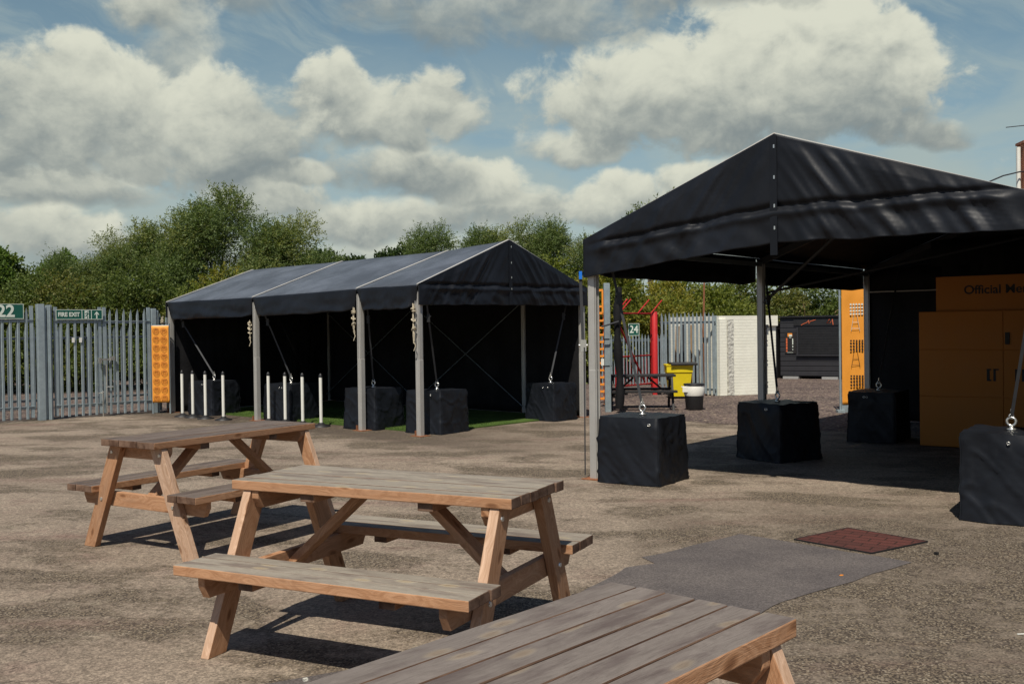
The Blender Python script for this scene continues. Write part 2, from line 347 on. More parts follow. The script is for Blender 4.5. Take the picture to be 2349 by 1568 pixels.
# ------------------------------------------------------------------ mesh helpers
class MB:
    def __init__(s): s.v = []; s.f = []; s.m = []; s.c = []; s.i = []; s.sm = []
    def add(s, vs, fs, mi=0, co=None, bid=0.0, smooth=False):
        o = len(s.v); s.v += [tuple(p) for p in vs]
        s.c += [tuple(q) for q in (co or vs)]; s.i += [bid] * len(vs)
        for k, f in enumerate(fs):
            s.f.append([o + j for j in f]); s.m.append(mi[k] if isinstance(mi, (list, tuple)) else mi); s.sm.append(smooth)
        return s
    def box(s, c, d, rot=0, mi=0, M3=None):
        R = M3 or Matrix.Rotation(rot, 3, 'Z'); c = Vector(c)
        vs = [c + R @ Vector((x * d[0] / 2, y * d[1] / 2, z * d[2] / 2)) for z in (-1, 1) for y in (-1, 1) for x in (-1, 1)]
        return s.add(vs, [(0, 2, 3, 1), (4, 5, 7, 6), (0, 1, 5, 4), (2, 6, 7, 3), (0, 4, 6, 2), (1, 3, 7, 5)], mi)
    def board(s, a, b, wd, w, t, mi=(0, 0, 0, 0, 0, 0), bid=None):
        # a->b along, wd = width direction ; material per face: +t,-t,+w,-w,start,end
        a = Vector(a); b = Vector(b); L = (b - a).length; x = (b - a).normalized()
        y = Vector(wd); y = (y - x * y.dot(x)).normalized(); z = x.cross(y)
        vs = []; co = []
        for k in (0, 1):
            for (p, q) in ((-1, -1), (1, -1), (1, 1), (-1, 1)):
                vs.append((b if k else a) + y * p * w / 2 + z * q * t / 2); co.append((k * L, p * w / 2, q * t / 2))
        fs = [(3, 2, 6, 7), (0, 4, 5, 1), (1, 5, 6, 2), (0, 3, 7, 4), (0, 1, 2, 3), (4, 7, 6, 5)]
        return s.add(vs, fs, list(mi), co, random.random() if bid is None else bid)
    def prism(s, pts, x0, x1, mi=0, mcap=None, bid=None, gdir=None):
        # polygon in the local yz plane pushed along x
        n = len(pts); g = Vector(gdir or (0, 1)).normalized(); h = Vector((-g.y, g.x))
        vs = [(x0, p[0], p[1]) for p in pts] + [(x1, p[0], p[1]) for p in pts]
        co = [(Vector(p).dot(g), Vector(p).dot(h), 0 if k < 1 else abs(x1 - x0)) for k in (0, 1) for p in pts]
        fs = [tuple(range(n))[::-1], tuple(range(n, 2 * n))] + [(k, (k + 1) % n, n + (k + 1) % n, n + k) for k in range(n)]
        mm = mi if isinstance(mi, list) else [mi] * len(fs)
        return s.add(vs, fs, mm, co, random.random() if bid is None else bid)
    def tube(s, pts, r, n=8, mi=0, cap=True, smooth=True):
        pts = [Vector(p) for p in pts]; rs = r if isinstance(r, (list, tuple)) else [r] * len(pts)
        vs = []; N = len(pts); up = None
        for k, p in enumerate(pts):
            d = (pts[min(k + 1, N - 1)] - pts[max(k - 1, 0)]).normalized()
            if up is None: up = Vector((0, 0, 1)) if abs(d.z) < .9 else Vector((1, 0, 0))
            a = d.cross(up).normalized(); b = a.cross(d).normalized(); up = b
            for j in range(n):
                th = 2 * math.pi * j / n; vs.append(p + (a * math.cos(th) + b * math.sin(th)) * rs[k])
        fs = [(k * n + j, k * n + (j + 1) % n, (k + 1) * n + (j + 1) % n, (k + 1) * n + j) for k in range(N - 1) for j in range(n)]
        s.add(vs, fs, mi, smooth=smooth)
        if cap: s.add(vs[:n], [tuple(range(n))], mi); s.add(vs[-n:], [tuple(range(n))[::-1]], mi)
        return s
    def lathe(s, prof, n=20, c=(0, 0, 0), mi=0, sy=1.0):
        vs = [(c[0] + r * math.cos(2 * math.pi * j / n), c[1] + sy * r * math.sin(2 * math.pi * j / n), c[2] + z) for r, z in prof for j in range(n)]
        fs = [(k * n + j, k * n + (j + 1) % n, (k + 1) * n + (j + 1) % n, (k + 1) * n + j) for k in range(len(prof) - 1) for j in range(n)]
        s.add(vs, fs, mi, smooth=True)
        s.add(vs[:n], [tuple(range(n))[::-1]], mi); s.add(vs[-n:], [tuple(range(n))], mi); return s
    def grid(s, fn, nu, nv, mi=0, smooth=True, close=False):
        vs = [fn(i / nu, j / nv) for j in range(nv + 1) for i in range(nu + 1)]
        fs = [(j * (nu + 1) + i, j * (nu + 1) + i + 1, (j + 1) * (nu + 1) + i + 1, (j + 1) * (nu + 1) + i) for j in range(nv) for i in range(nu)]
        return s.add(vs, fs, mi, smooth=smooth)
    def ring(s, c, R, r, axis='y', n=16, k=8, mi=0, rot=0):
        pts = []
        c = Vector(c)
        for j in range(n + 1):
            a = 2 * math.pi * j / n
            v = Vector((math.cos(a) * R, 0, math.sin(a) * R)) if axis == 'y' else Vector((math.cos(a) * R, math.sin(a) * R, 0))
            pts.append(c + Matrix.Rotation(rot, 3, 'Z') @ v)
        vs = []
        for j in range(n + 1):
            d = (pts[(j + 1) % n if j < n else 1] - pts[j - 1 if j > 0 else n - 1]).normalized(); o = (pts[j] - c).normalized(); w = d.cross(o)
            for q in range(k):
                th = 2 * math.pi * q / k; vs.append(pts[j] + (o * math.cos(th) + w * math.sin(th)) * r)
        fs = [(j * k + q, j * k + (q + 1) % k, (j + 1) * k + (q + 1) % k, (j + 1) * k + q) for j in range(n) for q in range(k)]
        return s.add(vs, fs, mi, smooth=True)
    def mesh(s, name, mats, attrs=True):
        me = bpy.data.meshes.new(name); me.from_pydata(s.v, [], s.f)
        for mt in (mats if isinstance(mats, (list, tuple)) else [mats]): me.materials.append(mt)
        me.polygons.foreach_set('material_index', s.m); me.polygons.foreach_set('use_smooth', s.sm)
        if attrs:
            a = me.attributes.new('bco', 'FLOAT_VECTOR', 'POINT'); a.data.foreach_set('vector', np.array(s.c, 'f').ravel())
            a = me.attributes.new('bid', 'FLOAT', 'POINT'); a.data.foreach_set('value', np.array(s.i, 'f'))
        me.validate(); me.update(); return me
    def build(s, name, mats, parent=None, bevel=0, solid=0, attrs=False):
        o = bpy.data.objects.new(name, s.mesh(name, mats, attrs)); COL.objects.link(o)
        if parent is not None: o.parent = parent
        if bevel: md = o.modifiers.new('bevel', 'BEVEL'); md.width = bevel; md.segments = 2; md.limit_method = 'ANGLE'
        if solid: md = o.modifiers.new('thick', 'SOLIDIFY'); md.thickness = solid; md.offset = 0
        return o
def tag(o, label, cat, group=None):
    o['label'] = label; o['category'] = cat
    if group: o['group'] = group
    return o
def thing(name, label, cat, loc=(0, 0, 0), rz=0, group=None):
    o = bpy.data.objects.new(name, None); COL.objects.link(o); o.location = loc; o.rotation_euler = (0, 0, rz)
    o.empty_display_size = .1
    return tag(o, label, cat, group)
def kids(o): return [c for c in bpy.data.objects if c.parent == o]
def dup(root, loc, rz, label, group=None):
    r = root.copy(); COL.objects.link(r); r.location = loc; r.rotation_euler = (0, 0, rz); r['label'] = label
    if group: r['group'] = group
    for ch in kids(root):
        c = ch.copy(); COL.objects.link(c); c.parent = r
        for g in kids(ch):
            d = g.copy(); COL.objects.link(d); d.parent = c
    return r
def struct(name, mb, mt): o = mb.build(name, mt); o['kind'] = 'structure'; return o
def lettering(txt, size, mt, parent, M4, align='LEFT', depth=.002, name='lettering', bold=0, spacing=1.0):
    cu = bpy.data.curves.new('t', 'FONT'); cu.body = txt; cu.size = size; cu.extrude = depth; cu.align_x = align; cu.align_y = 'CENTER'
    cu.offset = bold; cu.space_character = spacing
    to = bpy.data.objects.new('t', cu); COL.objects.link(to)
    dg = bpy.context.evaluated_depsgraph_get(); me = bpy.data.meshes.new_from_object(to.evaluated_get(dg))
    bpy.data.objects.remove(to); me.materials.clear(); me.materials.append(mt)
    me.transform(M4); o = bpy.data.objects.new(name, me); COL.objects.link(o); o.parent = parent; return o
FACE = Matrix.Rotation(math.pi / 2, 4, 'X')     # text upright, facing -y

# ------------------------------------------------------------------ ground
g = MB(); g.add([(-600, -60, 0), (600, -60, 0), (600, 900, 0), (-600, 900, 0)], [(0, 1, 2, 3)]); struct('ground', g, M['ground'])
def sheet(name, pts, z, mt, jit=0, seg=.25):
    out = []; random.seed(5)
    for k in range(len(pts)):
        a = Vector(pts[k]); b = Vector(pts[(k + 1) % len(pts)]); n = max(1, int((b - a).length / seg)) if jit else 1
        for j in range(n):
            p = a.lerp(b, j / n)
            if jit: p += Vector((mn.noise(Vector((p.x * 3, p.y * 3, 1))), mn.noise(Vector((p.x * 3, p.y * 3, 7))))) * jit
            out.append((p.x, p.y, z))
    g = MB(); g.add(out, [tuple(range(len(out)))]); return struct(name, g, mt)
sheet('gravel_yard', [(4.9, 16.2), (26, -3.5), (60, 10), (60, 70), (-3, 70), (-3, 25), (1.5, 19.3), (3.72, 17.35)], .004, M['gravel'], .12)
sheet('verge', [(-40, 9), (-10.6, 19.6), (-7.9, 21.9), (-3, 26), (-3.01, 60), (-60, 60)], .006, M['gravel'], .1)
sheet('asphalt_patch', [(2.86, 7.05), (1.87, 8.10), (1.42, 7.72), (.95, 7.32), (1.02, 7.12), (.80, 7.0), (.42, 6.35), (-.25, 5.55), (-.72, 5.0), (-1.3, 4.75), (-1.65, 4.35), (-2.2, 4.1), (-2.4, 3.4), (-1.2, 2.6), (.6, 4.7), (1.655, 6.087)], .004, M['patch'], .03, .12)
mc = thing('manhole_cover', 'rectangular red brick filled cover set flush in the asphalt', 'manhole cover', (2.7, 7.8, 0), -.63)
inv = Matrix.Rotation(.63, 3, 'Z')
pp = [inv @ (Vector((x, y, 0)) - Vector((2.7, 7.8, 0))) for x, y in ((2.235, 7.854), (2.666, 7.338), (3.241, 7.711), (2.804, 8.266))]
g = MB(); g.add([(p.x, p.y, z) for z in (-.02, .010) for p in pp], [(4, 5, 6, 7), (0, 1, 5, 4), (1, 2, 6, 5), (2, 3, 7, 6), (3, 0, 4, 7)]); g.build('paving_infill', M['pave'], mc)
g = MB()
for k in range(4):
    a = pp[k]; b = pp[(k + 1) % 4]; g.board((a.x, a.y, .007), (b.x, b.y, .007), (0, 0, 1), .009, .010)
g.build('frame', M['black'], mc)

# ------------------------------------------------------------------ picnic tables
def picnic(label, loc, rz, seed, scale=1.0, black=False, top='wg', gap=.005, name='picnic_table', group='picnic tables in the yard'):
    random.seed(seed)
    T = thing(name, label, 'picnic table', (loc[0], loc[1], 0), rz, group); T.scale = (scale,) * 3
    L, Wt, H, So, Sw, Hs = 1.7425, .650, .8914, .772, .319, .5086
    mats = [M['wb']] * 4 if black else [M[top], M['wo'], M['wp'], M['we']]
    th = .054
    def slab(name, y0, y1, n, zt):
        g = MB(); w = (y1 - y0) / n
        for k in range(n):
            yc = y0 + w * (k + .5); e = random.uniform(-.006, .006); e2 = random.uniform(-.006, .006); dz = random.uniform(-.0015, .0015)
            g.board((-L / 2 + e, yc, zt - th / 2 + dz), (L / 2 + e2, yc, zt - th / 2 + dz), (0, 1, 0), w - gap, th, (0, 1, 1 if k == n - 1 else 3, 1 if k == 0 else 3, 3, 3))  # inner plank sides darkened: shade of the gaps put into the colour
        return g.build(name, mats, T, bevel=.005, attrs=True)
    slab('tabletop', -Wt / 2, Wt / 2, 6, H)
    slab('seat', -So, -So + Sw, 3, Hs); slab('seat', So - Sw, So, 3, Hs)
    xl = L / 2 - .10; xb = L / 2 - .1545
    for sx in (-1, 1):
        for sy in (-1, 1):
            g = MB(); w = .138; zt = H - th - .002
            pts = [(sy * .665, 0), (sy * (.665 - w), 0), (sy * (.31 - w), zt), (sy * .31, zt)]
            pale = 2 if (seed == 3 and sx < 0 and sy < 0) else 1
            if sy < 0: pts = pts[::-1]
            ed = 2 if not black else 1  # outer narrow edge paler: sunlit brightness put into its colour
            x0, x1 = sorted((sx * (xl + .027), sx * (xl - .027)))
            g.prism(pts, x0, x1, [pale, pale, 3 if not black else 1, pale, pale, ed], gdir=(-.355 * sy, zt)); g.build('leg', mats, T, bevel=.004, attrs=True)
        g = MB()
        hb = .10; z0 = H - th - .001
        pts = [(-.31, z0), (-.31, z0 - .045), (-.27, z0 - hb), (.27, z0 - hb), (.31, z0 - .045), (.31, z0)]
        x0, x1 = sorted((sx * (xb + .0225), sx * (xb - .0225)))
        g.prism(pts, x0, x1, 1, gdir=(1, 0)); g.build('top_bearer', mats, T, bevel=.004, attrs=True)
        g = MB(); z0 = Hs - th - .001; hb = .115
        pts = [(-.735, z0), (-.735, z0 - .05), (-.70, z0 - hb), (.70, z0 - hb), (.735, z0 - .05), (.735, z0)]
        g.prism(pts, x0, x1, 1, gdir=(1, 0)); g.build('seat_bearer', mats, T, bevel=.004, attrs=True)
        g = MB(); zt = H - th - .003
        g.board((sx * (xb - .024), 0, Hs - th - .075), (sx * (xb - .53), 0, zt - .02), (0, 1, 0), .10, .045, (1, 1, 1, 1, 3, 3)); g.build('brace', mats, T, bevel=.004, attrs=True)
        g = MB(); g.board((sx * .37, -.30, H - th - .024), (sx * .37, .30, H - th - .024), (1, 0, 0), .09, .044, (1, 1, 1, 1, 3, 3)); g.build('batten', mats, T, bevel=.003, attrs=True)
        for sy in (-1, 1):
            g = MB(); yc = sy * (So - Sw / 2); g.board((sx * .42, yc - .13, Hs - th - .021), (sx * .42, yc + .13, Hs - th - .021), (1, 0, 0), .09, .04, (1, 1, 1, 1, 3, 3)); g.build('seat_batten', mats, T, bevel=.003, attrs=True)
            if not black:
                for (yy, zz) in ((sy * (.31 - .055 + .03), H - th - .055), (sy * (.665 - .059 - .178), Hs - th - .055)):
                    g = MB(); xo = sx * (xl + .0275)
                    ring = [(xo + sx * .006 * q, yy + r * math.cos(a * math.pi / 5), zz + r * math.sin(a * math.pi / 5)) for r, q in ((.015, 0), (.013, 1)) for a in range(10)]
                    g.add(ring, [(a, (a + 1) % 10, 10 + (a + 1) % 10, 10 + a) for a in range(10)] + [tuple(range(10, 20))]); g.build('bolt', M['zinc'], T)
    return T
picnic('brown wooden picnic table at the left, the furthest of the three', (-2.5231, 8.3355), 1.0142, 3, top='wg2')
picnic('middle wooden picnic table with grey weathered top, standing complete between the other two', (-.6562, 5.4225), -.4487, 9)
picnic('nearest wooden picnic table, cut off by the bottom edge, showing its planked top', (-.0387, 2.3135), .8335, 14, top='wg3', gap=.008)
picnic('small black painted picnic table on the gravel beside the white and black bin', (2.72, 20.9), -.06, 21, .82, True, name='black_picnic_table', group=None)

# ------------------------------------------------------------------ marquees
def cloth(p00, p10, p11, p01, amp=.02, fu=3, fv=3, seed=0, sag=0, drift=0, edge=True):
    p00, p10, p11, p01 = map(Vector, (p00, p10, p11, p01))
    n = (p10 - p00).cross(p01 - p00).normalized()
    def fn(u, v):
        a = p00.lerp(p10, u); b = p01.lerp(p11, u); p = a.lerp(b, v)
        w = mn.noise(Vector((u * fu + drift * v, v * fv, seed))) + .5 * mn.noise(Vector((u * fu * 2.3 + drift * 2 * v, v * fv * 2.1, seed + 9)))
        e = min(1, 6 * min(u, 1 - u)) if edge else 1
        return p + n * (w * amp * e - sag * 16 * u * (1 - u) * v * (1 - v))
    return fn
def post(mb, x, y, z, w=.088, d=.075):
    mb.box((x, y, z / 2), (w, d, z)); mb.box((x, y, .62), (w + .012, d + .012, 1.24))
    for s in (-1, 1):
        mb.box((x + s * (w * .33), y - d / 2 - .010, z / 2), (.016, .012, z - .02)); mb.box((x + s * (w * .33), y + d / 2 + .010, z / 2), (.016, .012, z - .02))
def marquee(label, loc, rz, w, frames, eave, peak, side_open, gable_open, walls, val=.34, posts_skip=(), hem_z=(0, 0, 0)):
    """local x runs along the ridge (frames lie at x values), local y across, 0 = open long side"""
    T = thing('marquee', label, 'marquee', loc, rz, 'black frame marquees')
    nF = len(frames)
    E = lambda k, s: Vector((frames[k], 0 if s == 0 else w, eave[k][s])); Pk = lambda k: Vector((frames[k], w / 2, peak[k]))
    for k in range(nF):
        for s in (0, 1):
            if (k, s) in posts_skip: continue
            xi = (-.02 if k == 0 else .02 if k == nF - 1 else 0) * (1 if frames[0] > frames[-1] else -1)
            g = MB(); post(g, frames[k] + xi, .022 if s == 0 else w - .022, eave[k][s] - .10); o = g.build('post', M['alu'], T, bevel=.004)
            g = MB(); g.box((frames[k] + xi, .022 if s == 0 else w - .022, .006), (.26, .22, .010)); g.box((frames[k] - .06, .0 if s == 0 else w, .05), (.012, .12, .09)); g.build('base_plate', M['rust'], o)
    # roof
    g = MB()
    for k in range(nF - 1):
        for s in (0, 1):
            a, b = E(k, s), E(k + 1, s)
            ov = Vector((0, -.05 if s == 0 else .05, -.02))
            ex = Vector((.048 if frames[0] > frames[-1] else -.048, 0, 0)); a = a + (ex if k == 0 else ex * 0); b = b - (ex if k == nF - 2 else ex * 0); pa, pb = Pk(k) + (ex if k == 0 else ex * 0), Pk(k + 1) - (ex if k == nF - 2 else ex * 0)
            q = (a + ov, b + ov, pb, pa) if s == 0 else (b + ov, a + ov, pa, pb)
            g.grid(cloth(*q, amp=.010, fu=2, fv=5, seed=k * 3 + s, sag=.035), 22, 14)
    o = g.build('roof', [M['tarpm'], M['roof']], T, solid=.003); o.modifiers[0].material_offset = 1; o.modifiers[0].offset = -1  # underside of the same sheet blackened, so the interior reads as deep shade
    # pale seam strips over each frame
    for k in range(nF):
        for s in (0, 1):
            xo = (.035 if k == 0 else -.035 if k == nF - 1 else 0) * (1 if frames[0] > frames[-1] else -1)
            g = MB(); a = E(k, s) + Vector((xo, -.055 if s == 0 else .055, -.004)); b = Pk(k) + Vector((xo, 0, .012))
            g.board(a, b, (1, 0, 0), .032, .010); g.build('seam_strip', M['aluL'], T)
    # rafters / purlins
    for k in range(nF):
        for s in (0, 1):
            g = MB(); a = E(k, s) + Vector((0, 0, -.09)); b = Pk(k) + Vector((0, 0, -.09)); g.board(a, b, (1, 0, 0), .05, .09); g.build('rafter', M['strap'], T)
            if 0 < k or k == 0:
                pass
    for k in range(nF - 1):
        for s in (0, 1):
            g = MB(); g.board(E(k, s) + Vector((0, .04 if s == 0 else -.04, -.12)), E(k + 1, s) + Vector((0, .04 if s == 0 else -.04, -.12)), (0, 0, 1), .06, .04); g.build('eave_beam', M['galvd'], T)
        g = MB(); g.board(Pk(k) + Vector((0, 0, -.10)), Pk(k + 1) + Vector((0, 0, -.10)), (0, 0, 1), .06, .04); g.build('ridge_beam', M['galvd'], T)
    # side valances
    for s in (0, 1):
        y0 = -.055 if s == 0 else w + .055; sg = -1 if s == 0 else 1
        g = MB()
        for k in range(nF - 1):
            a, b = E(k, s), E(k + 1, s)
            def fn(u, v, a=a, b=b, k=k, y0=y0, sg=sg):
                p = a.lerp(b, u); e = min(1, 9 * min(u, 1 - u))
                if k == 0 and u < .04: p.x += (.048 if frames[0] > frames[-1] else -.048) * (1 - u / .04)
                wv = mn.noise(Vector((u * 5 + k * 7, v * 2.2, 3))) * .05 + mn.noise(Vector((u * 17 + k * 7, v * 3, 8))) * .02
                gather = (1 - e) * v
                z = p.z - .02 - v * (val - .02 * mn.noise(Vector((u * 6 + k * 3, 0, 5)))) - .035 * e * v * (1 if v > .5 else .5)
                return Vector((p.x + (gather * .10 * (1 if u < .5 else -1) * (1 if b.x > a.x else -1)), y0 + sg * (wv * v * e + .02 * e * v) - sg * gather * .04, z))
            g.grid(fn, 60, 12)
        g.build('side_valance', M['tarp'], T, solid=.003)
    # gables
    for k, op in ((0, gable_open[0]), (nF - 1, gable_open[1])):
        sg = 1 if (k == 0) == (frames[0] > frames[-1]) else -1
        g = MB(); x0 = frames[k] + sg * .048
        def fn(u, v, k=k, x0=x0, sg=sg):
            y = -.055 + u * (w + .11); tt = abs(u - .5) * 2
            e0 = eave[k][0] if u < .5 else eave[k][1]
            zt = peak[k] + (e0 - peak[k]) * tt; zb = e0 * tt + (eave[k][0] + eave[k][1]) / 2 * (1 - tt) - val + .018 * mn.noise(Vector((u * 14, 0, 2))) + (hem_z[0] * (1 - 2 * u) + hem_z[1] * 2 * u if u < .5 else hem_z[1] * (2 - 2 * u) + hem_z[2] * (2 * u - 1))
            z = zt + (zb - zt) * v
            # folds run down and outward from the middle seam
            h = (peak[k] - z); su = (u - .5) * w
            d = 1 if su > 0 else -1
            q = abs(su) * .95 - h * .62
            n1_ = mn.noise(Vector((q * 3.0, h * .5, 4 * d))); n2_ = mn.noise(Vector((q * 6.5, h * .8, 9 * d)))
            f = (1 - min(1, abs(n1_) * 3.2)) * .030 + (1 - min(1, abs(n2_) * 3.4)) * .015 + n1_ * .020
            crease = -.035 * math.exp(-((z - (zb + val)) / .030) ** 2) + .02 * math.exp(-((z - (zb + val - .07)) / .04) ** 2)
            hem = .030 * mn.noise(Vector((u * 22 + z * 3, z * 5, 6))) * (1 if z < zb + val else .2)
            ed = min(1, 8 * (zt - z) + .05) * min(1, 14 * min(u, 1 - u) + .1) * min(1, 9 * abs(u - .5) + .15)
            return Vector((x0 + sg * ((f + hem) * ed + crease * min(1, 10 * min(u, 1 - u)) + .015), y, z))
        g.grid(fn, 150, 56)
        g.build('gable', M['tarp'], T, solid=.003)
        g = MB(); g.board((x0 + sg * .028, w / 2, peak[k] - .02), (x0 + sg * .028, w / 2, (eave[k][0] + eave[k][1]) / 2 - val + .01), (0, 1, 0), .075, .012); g.build('gable_seam', M['tarp'], T)
        if k == 0:
            for zz in (.06, .34, .60, .80):
                e = MB(); e.box((x0 + sg * .036, w / 2 + .012, peak[k] - .06 - zz * (peak[k] - eave[k][0] + val - .16)), (.008, .014, .034)); e.build('lacing_eyelet', M['zinc'], T)
    # curtain walls
    for (ax, ay), (bx, by), z in walls:
        g = MB(); L = math.hypot(bx - ax, by - ay); nx, ny = -(by - ay) / L, (bx - ax) / L
        def fn(u, v):
            f = mn.noise(Vector((u * L * 3.2, v * .8, 3))) * .035 + mn.noise(Vector((u * L * 9, v * 1.5, 7))) * .012
            return Vector((ax + (bx - ax) * u + nx * f, ay + (by - ay) * u + ny * f, .02 + (z - .02) * v))
        g.grid(fn, int(L * 18), 14); g.build('wall_curtain', M['tarpm'], T, solid=.003)
    return T
# long marquee: local x along ridge, running from the near right gable (x=0) to the far left (x=-8.18)
fa = [0, -1.533, -4.795, -8.179]; wa = 4.25
TA = marquee('long black marquee with pitched roof of three bays, standing left of the nearer one', (-1.511, 16.0, 0), -.7507, wa, fa,
             [(2.475, 2.50), (2.47, 2.47), (2.425, 2.43), (2.425, 2.42)], [3.305, 3.215, 3.20, 3.195], None, (True, False),
             [((-8.15, wa - .03), (-.02, wa - .03), 2.40), ((-8.14, .05), (-8.14, wa - .03), 2.40), ((-8.15, wa - .035), (-8.14, wa / 2), 3.0)])
for k in (1, 2):                         # cross bracing on the far long wall
    g = MB(); x0, x1 = fa[k], fa[k + 1]
    g.tube([(x0, wa - .10, .15), (x1, wa - .10, 2.25)], .010, 6); g.tube([(x0, wa - .12, 2.25), (x1, wa - .12, .15)], .010, 6); g.build('cross_bracing', M['galvd'], TA)
g = MB(); g.tube([(-.02, .1, 2.22), (-.02, wa - .1, 2.22)], .016, 6); g.build('tie_bar', M['galvd'], TA)
# nearer marquee: builder's x axis = ridge; its long open side is the left one
RB = -.6974
axx = Vector((math.cos(RB), math.sin(RB), 0)); axy = Vector((-math.sin(RB), math.cos(RB), 0))
OB = Vector((.905, 11.22, 0)); wb = 4.527; dB = 4.282
# local frame of the builder: x along ridge (pointing to the viewer), y across from the left side
TB = marquee('large black marquee nearest the camera on the right, its folded gable facing the tables', OB, RB - math.pi / 2 + math.pi * 0, wb, [0, -dB, -2 * dB],
             [(2.72, 2.80), (2.74, 2.76), (2.74, 2.74)], [3.60, 3.60, 3.60], None, (True, False),
             [((-2 * dB + .02, .06), (-2 * dB + .02, wb - .03), 2.7), ((-2 * dB, wb - .03), (-.1, wb - .03), 2.66), ((-2 * dB + .03, wb * .25), (-2 * dB + .03, wb * .75), 3.15)], val=.36, posts_skip=((0, 1),), hem_z=(-.07, .13, .05))
g = MB(); post(g, -.035, wb + .12, 2.62); o = g.build('post', M['alu'], TB, bevel=.004)
g = MB(); g.tube([(-dB, .05, 2.05), (-dB + 1.5, wb * .42, 2.95)], .022, 6); g.tube([(-dB - 1.0, wb * .8, 2.9), (-dB + .05, .12, 2.2)], .02, 6); g.build('roof_brace', M['strap'], TB)
g = MB(); g.tube([(-2 * dB + .15, .1, 2.30), (-2 * dB + .15, wb - .1, 2.30)], .014, 6); g.build('tie_bar', M['alu'], TB)

# ------------------------------------------------------------------ ballast blocks and their straps
def block(label, near, yaw, seed, w=.72, d=.70, h=.735, group=None, fade=1.0):
    ca, sa = math.cos(yaw), math.sin(yaw)
    c = Vector((near.x, near.y, 0)) + Vector((-ca, -sa, 0)) * w / 2 + Vector((-sa, ca, 0)) * d / 2
    T = thing('ballast_block', label, 'ballast block', c, yaw, group)
    random.seed(seed); g = MB()
    prof = []; n = 112
    def per(u):                                      # rounded rectangle outline
        hw, hd, r = w / 2, d / 2, .022
        L = 2 * (w + d); s = u * L
        if s < w: p = Vector((-hw + s, -hd))
        elif s < w + d: p = Vector((hw, -hd + s - w))
        elif s < 2 * w + d: p = Vector((hw - (s - w - d), hd))
        else: p = Vector((-hw, hd - (s - 2 * w - d)))
        q = Vector((max(-hw + r, min(hw - r, p.x)), max(-hd + r, min(hd - r, p.y))))
        dd = p - q
        if dd.length > 1e-6: dd = dd.normalized() * r
        return q + dd, dd.normalized() if dd.length > 0 else Vector((0, 0))
    NV = 30
    def fn(u, v):
        p, nrm = per(u % 1.0); z = h * (1 - v)
        a = u * 2 * math.pi; X, Y = math.cos(a) * 1.6, math.sin(a) * 1.6
        corner = abs(math.sin(2 * (a - math.pi / 4)))
        cr_ = mn.noise(Vector((X * 1.5 + v * 2.6, Y * 1.5 - v * 1.8, seed + 2))); cr2 = mn.noise(Vector((X * 2.6 - v * 3.4, Y * 2.6 + v * 1.5, seed + 8)))
        bulge = mn.noise(Vector((X * .9, Y * .9 + v * .9, seed))) * .030 + mn.noise(Vector((X * 1.6 + v * 2.6, Y * 1.6 - v * 1.5, seed + 5))) * .016
        bulge += .014 * max(0, 1 - abs(cr_) * 9) ** 1.5 + .010 * max(0, 1 - abs(cr2) * 10) ** 1.5
        flare = .012 + .014 * v * v
        zz = z + (.012 * mn.noise(Vector((X * 2, Y * 2, seed))) if v < .99 else 0)
        if v > .97: zz = .004 + .012 * abs(mn.noise(Vector((X * 3, Y * 3, seed + 3))))
        k = math.sin(min(1, v * 5) * math.pi / 2)
        off = nrm * (bulge * k + flare * k)
        return Vector((p.x + off.x, p.y + off.y, zz))
    g.grid(fn, n, NV)
    # top sheet, sagging a little
    NR = 8
    def ft(u, v):
        p, _ = per(u % 1.0); q = Vector((p.x, p.y)) * (1 - v)
        a = u * 2 * math.pi; z0 = h + .012 * mn.noise(Vector((math.cos(a) * 3.2, math.sin(a) * 3.2, seed)))
        z = z0 * (1 - v) + h * v + .010 * mn.noise(Vector((q.x * 6, q.y * 6, seed))) * min(1, v * 5)
        return Vector((q.x, q.y, z + (.006 if v > 0 else 0) * 0))
    g.grid(ft, n, NR)
    g.build('cover', M['tarp'], T)
    for uc in (0, w / (2 * (w + d)), .5, (2 * w + d) / (2 * (w + d))):
        e = MB(); e.tube([fn(uc, v / 24) * 1.0 + Vector((math.copysign(.002, fn(uc, .5).x), math.copysign(.002, fn(uc, .5).y), 0)) for v in range(1, 25)], .0065, 5); e.build('corner_seam', M['tarp'], T)
    b = MB(); b.lathe([(.035, 0), (.038, .012), (.018, .018), (.016, .035)], 12, (0, 0, h + .004)); b.ring((0, 0, h + .078), .036, .011, 'y', 18, 8); b.build('eye_bolt', M['zinc'], T)
    for k in range(2):
        e = MB(); e.ring((random.uniform(-.1, .3), -d / 2 - .035, h - .07), .012, .004, 'y', 12, 6); e.build('eyelet', M['zinc'], T)
    return c + Vector((0, 0, h + .11))
def strapline(label, top, bot, seed=0, ratchet=True, group='black tie-down straps of the marquees'):
    top = Vector(top); bot = Vector(bot)
    T = thing('tie_strap', label, 'strap', bot, 0, group)
    d = top - bot; g = MB(); g.board((0, 0, 0), d, (1, 0, 0), .030, .004); g.build('webbing', M['strap'], T)
    g = MB(); g.ring((0, 0, .015), .020, .006, 'y', 12, 6); g.tube([(0, 0, .03), (0, .0, .08)], .008, 6); g.build('hook', M['zinc'], T)
    if ratchet:
        p = d * .80; g = MB(); g.box(p, (.05, .06, .14)); g.tube([p + Vector((-.04, 0, .02)), p + Vector((.04, 0, .02))], .014, 8); g.build('ratchet', M['black'], T)
    return T
def TAw(x, y, z): 
    c, s = math.cos(-.7507), math.sin(-.7507); return Vector((-1.511 + c * x - s * y, 16.0 + s * x + c * y, z))
def TBw(along, across, z): return OB + axy * along + axx * across + Vector((0, 0, z))
ga = 'ballast blocks of the long marquee'; gb = 'ballast blocks of the nearer marquee'
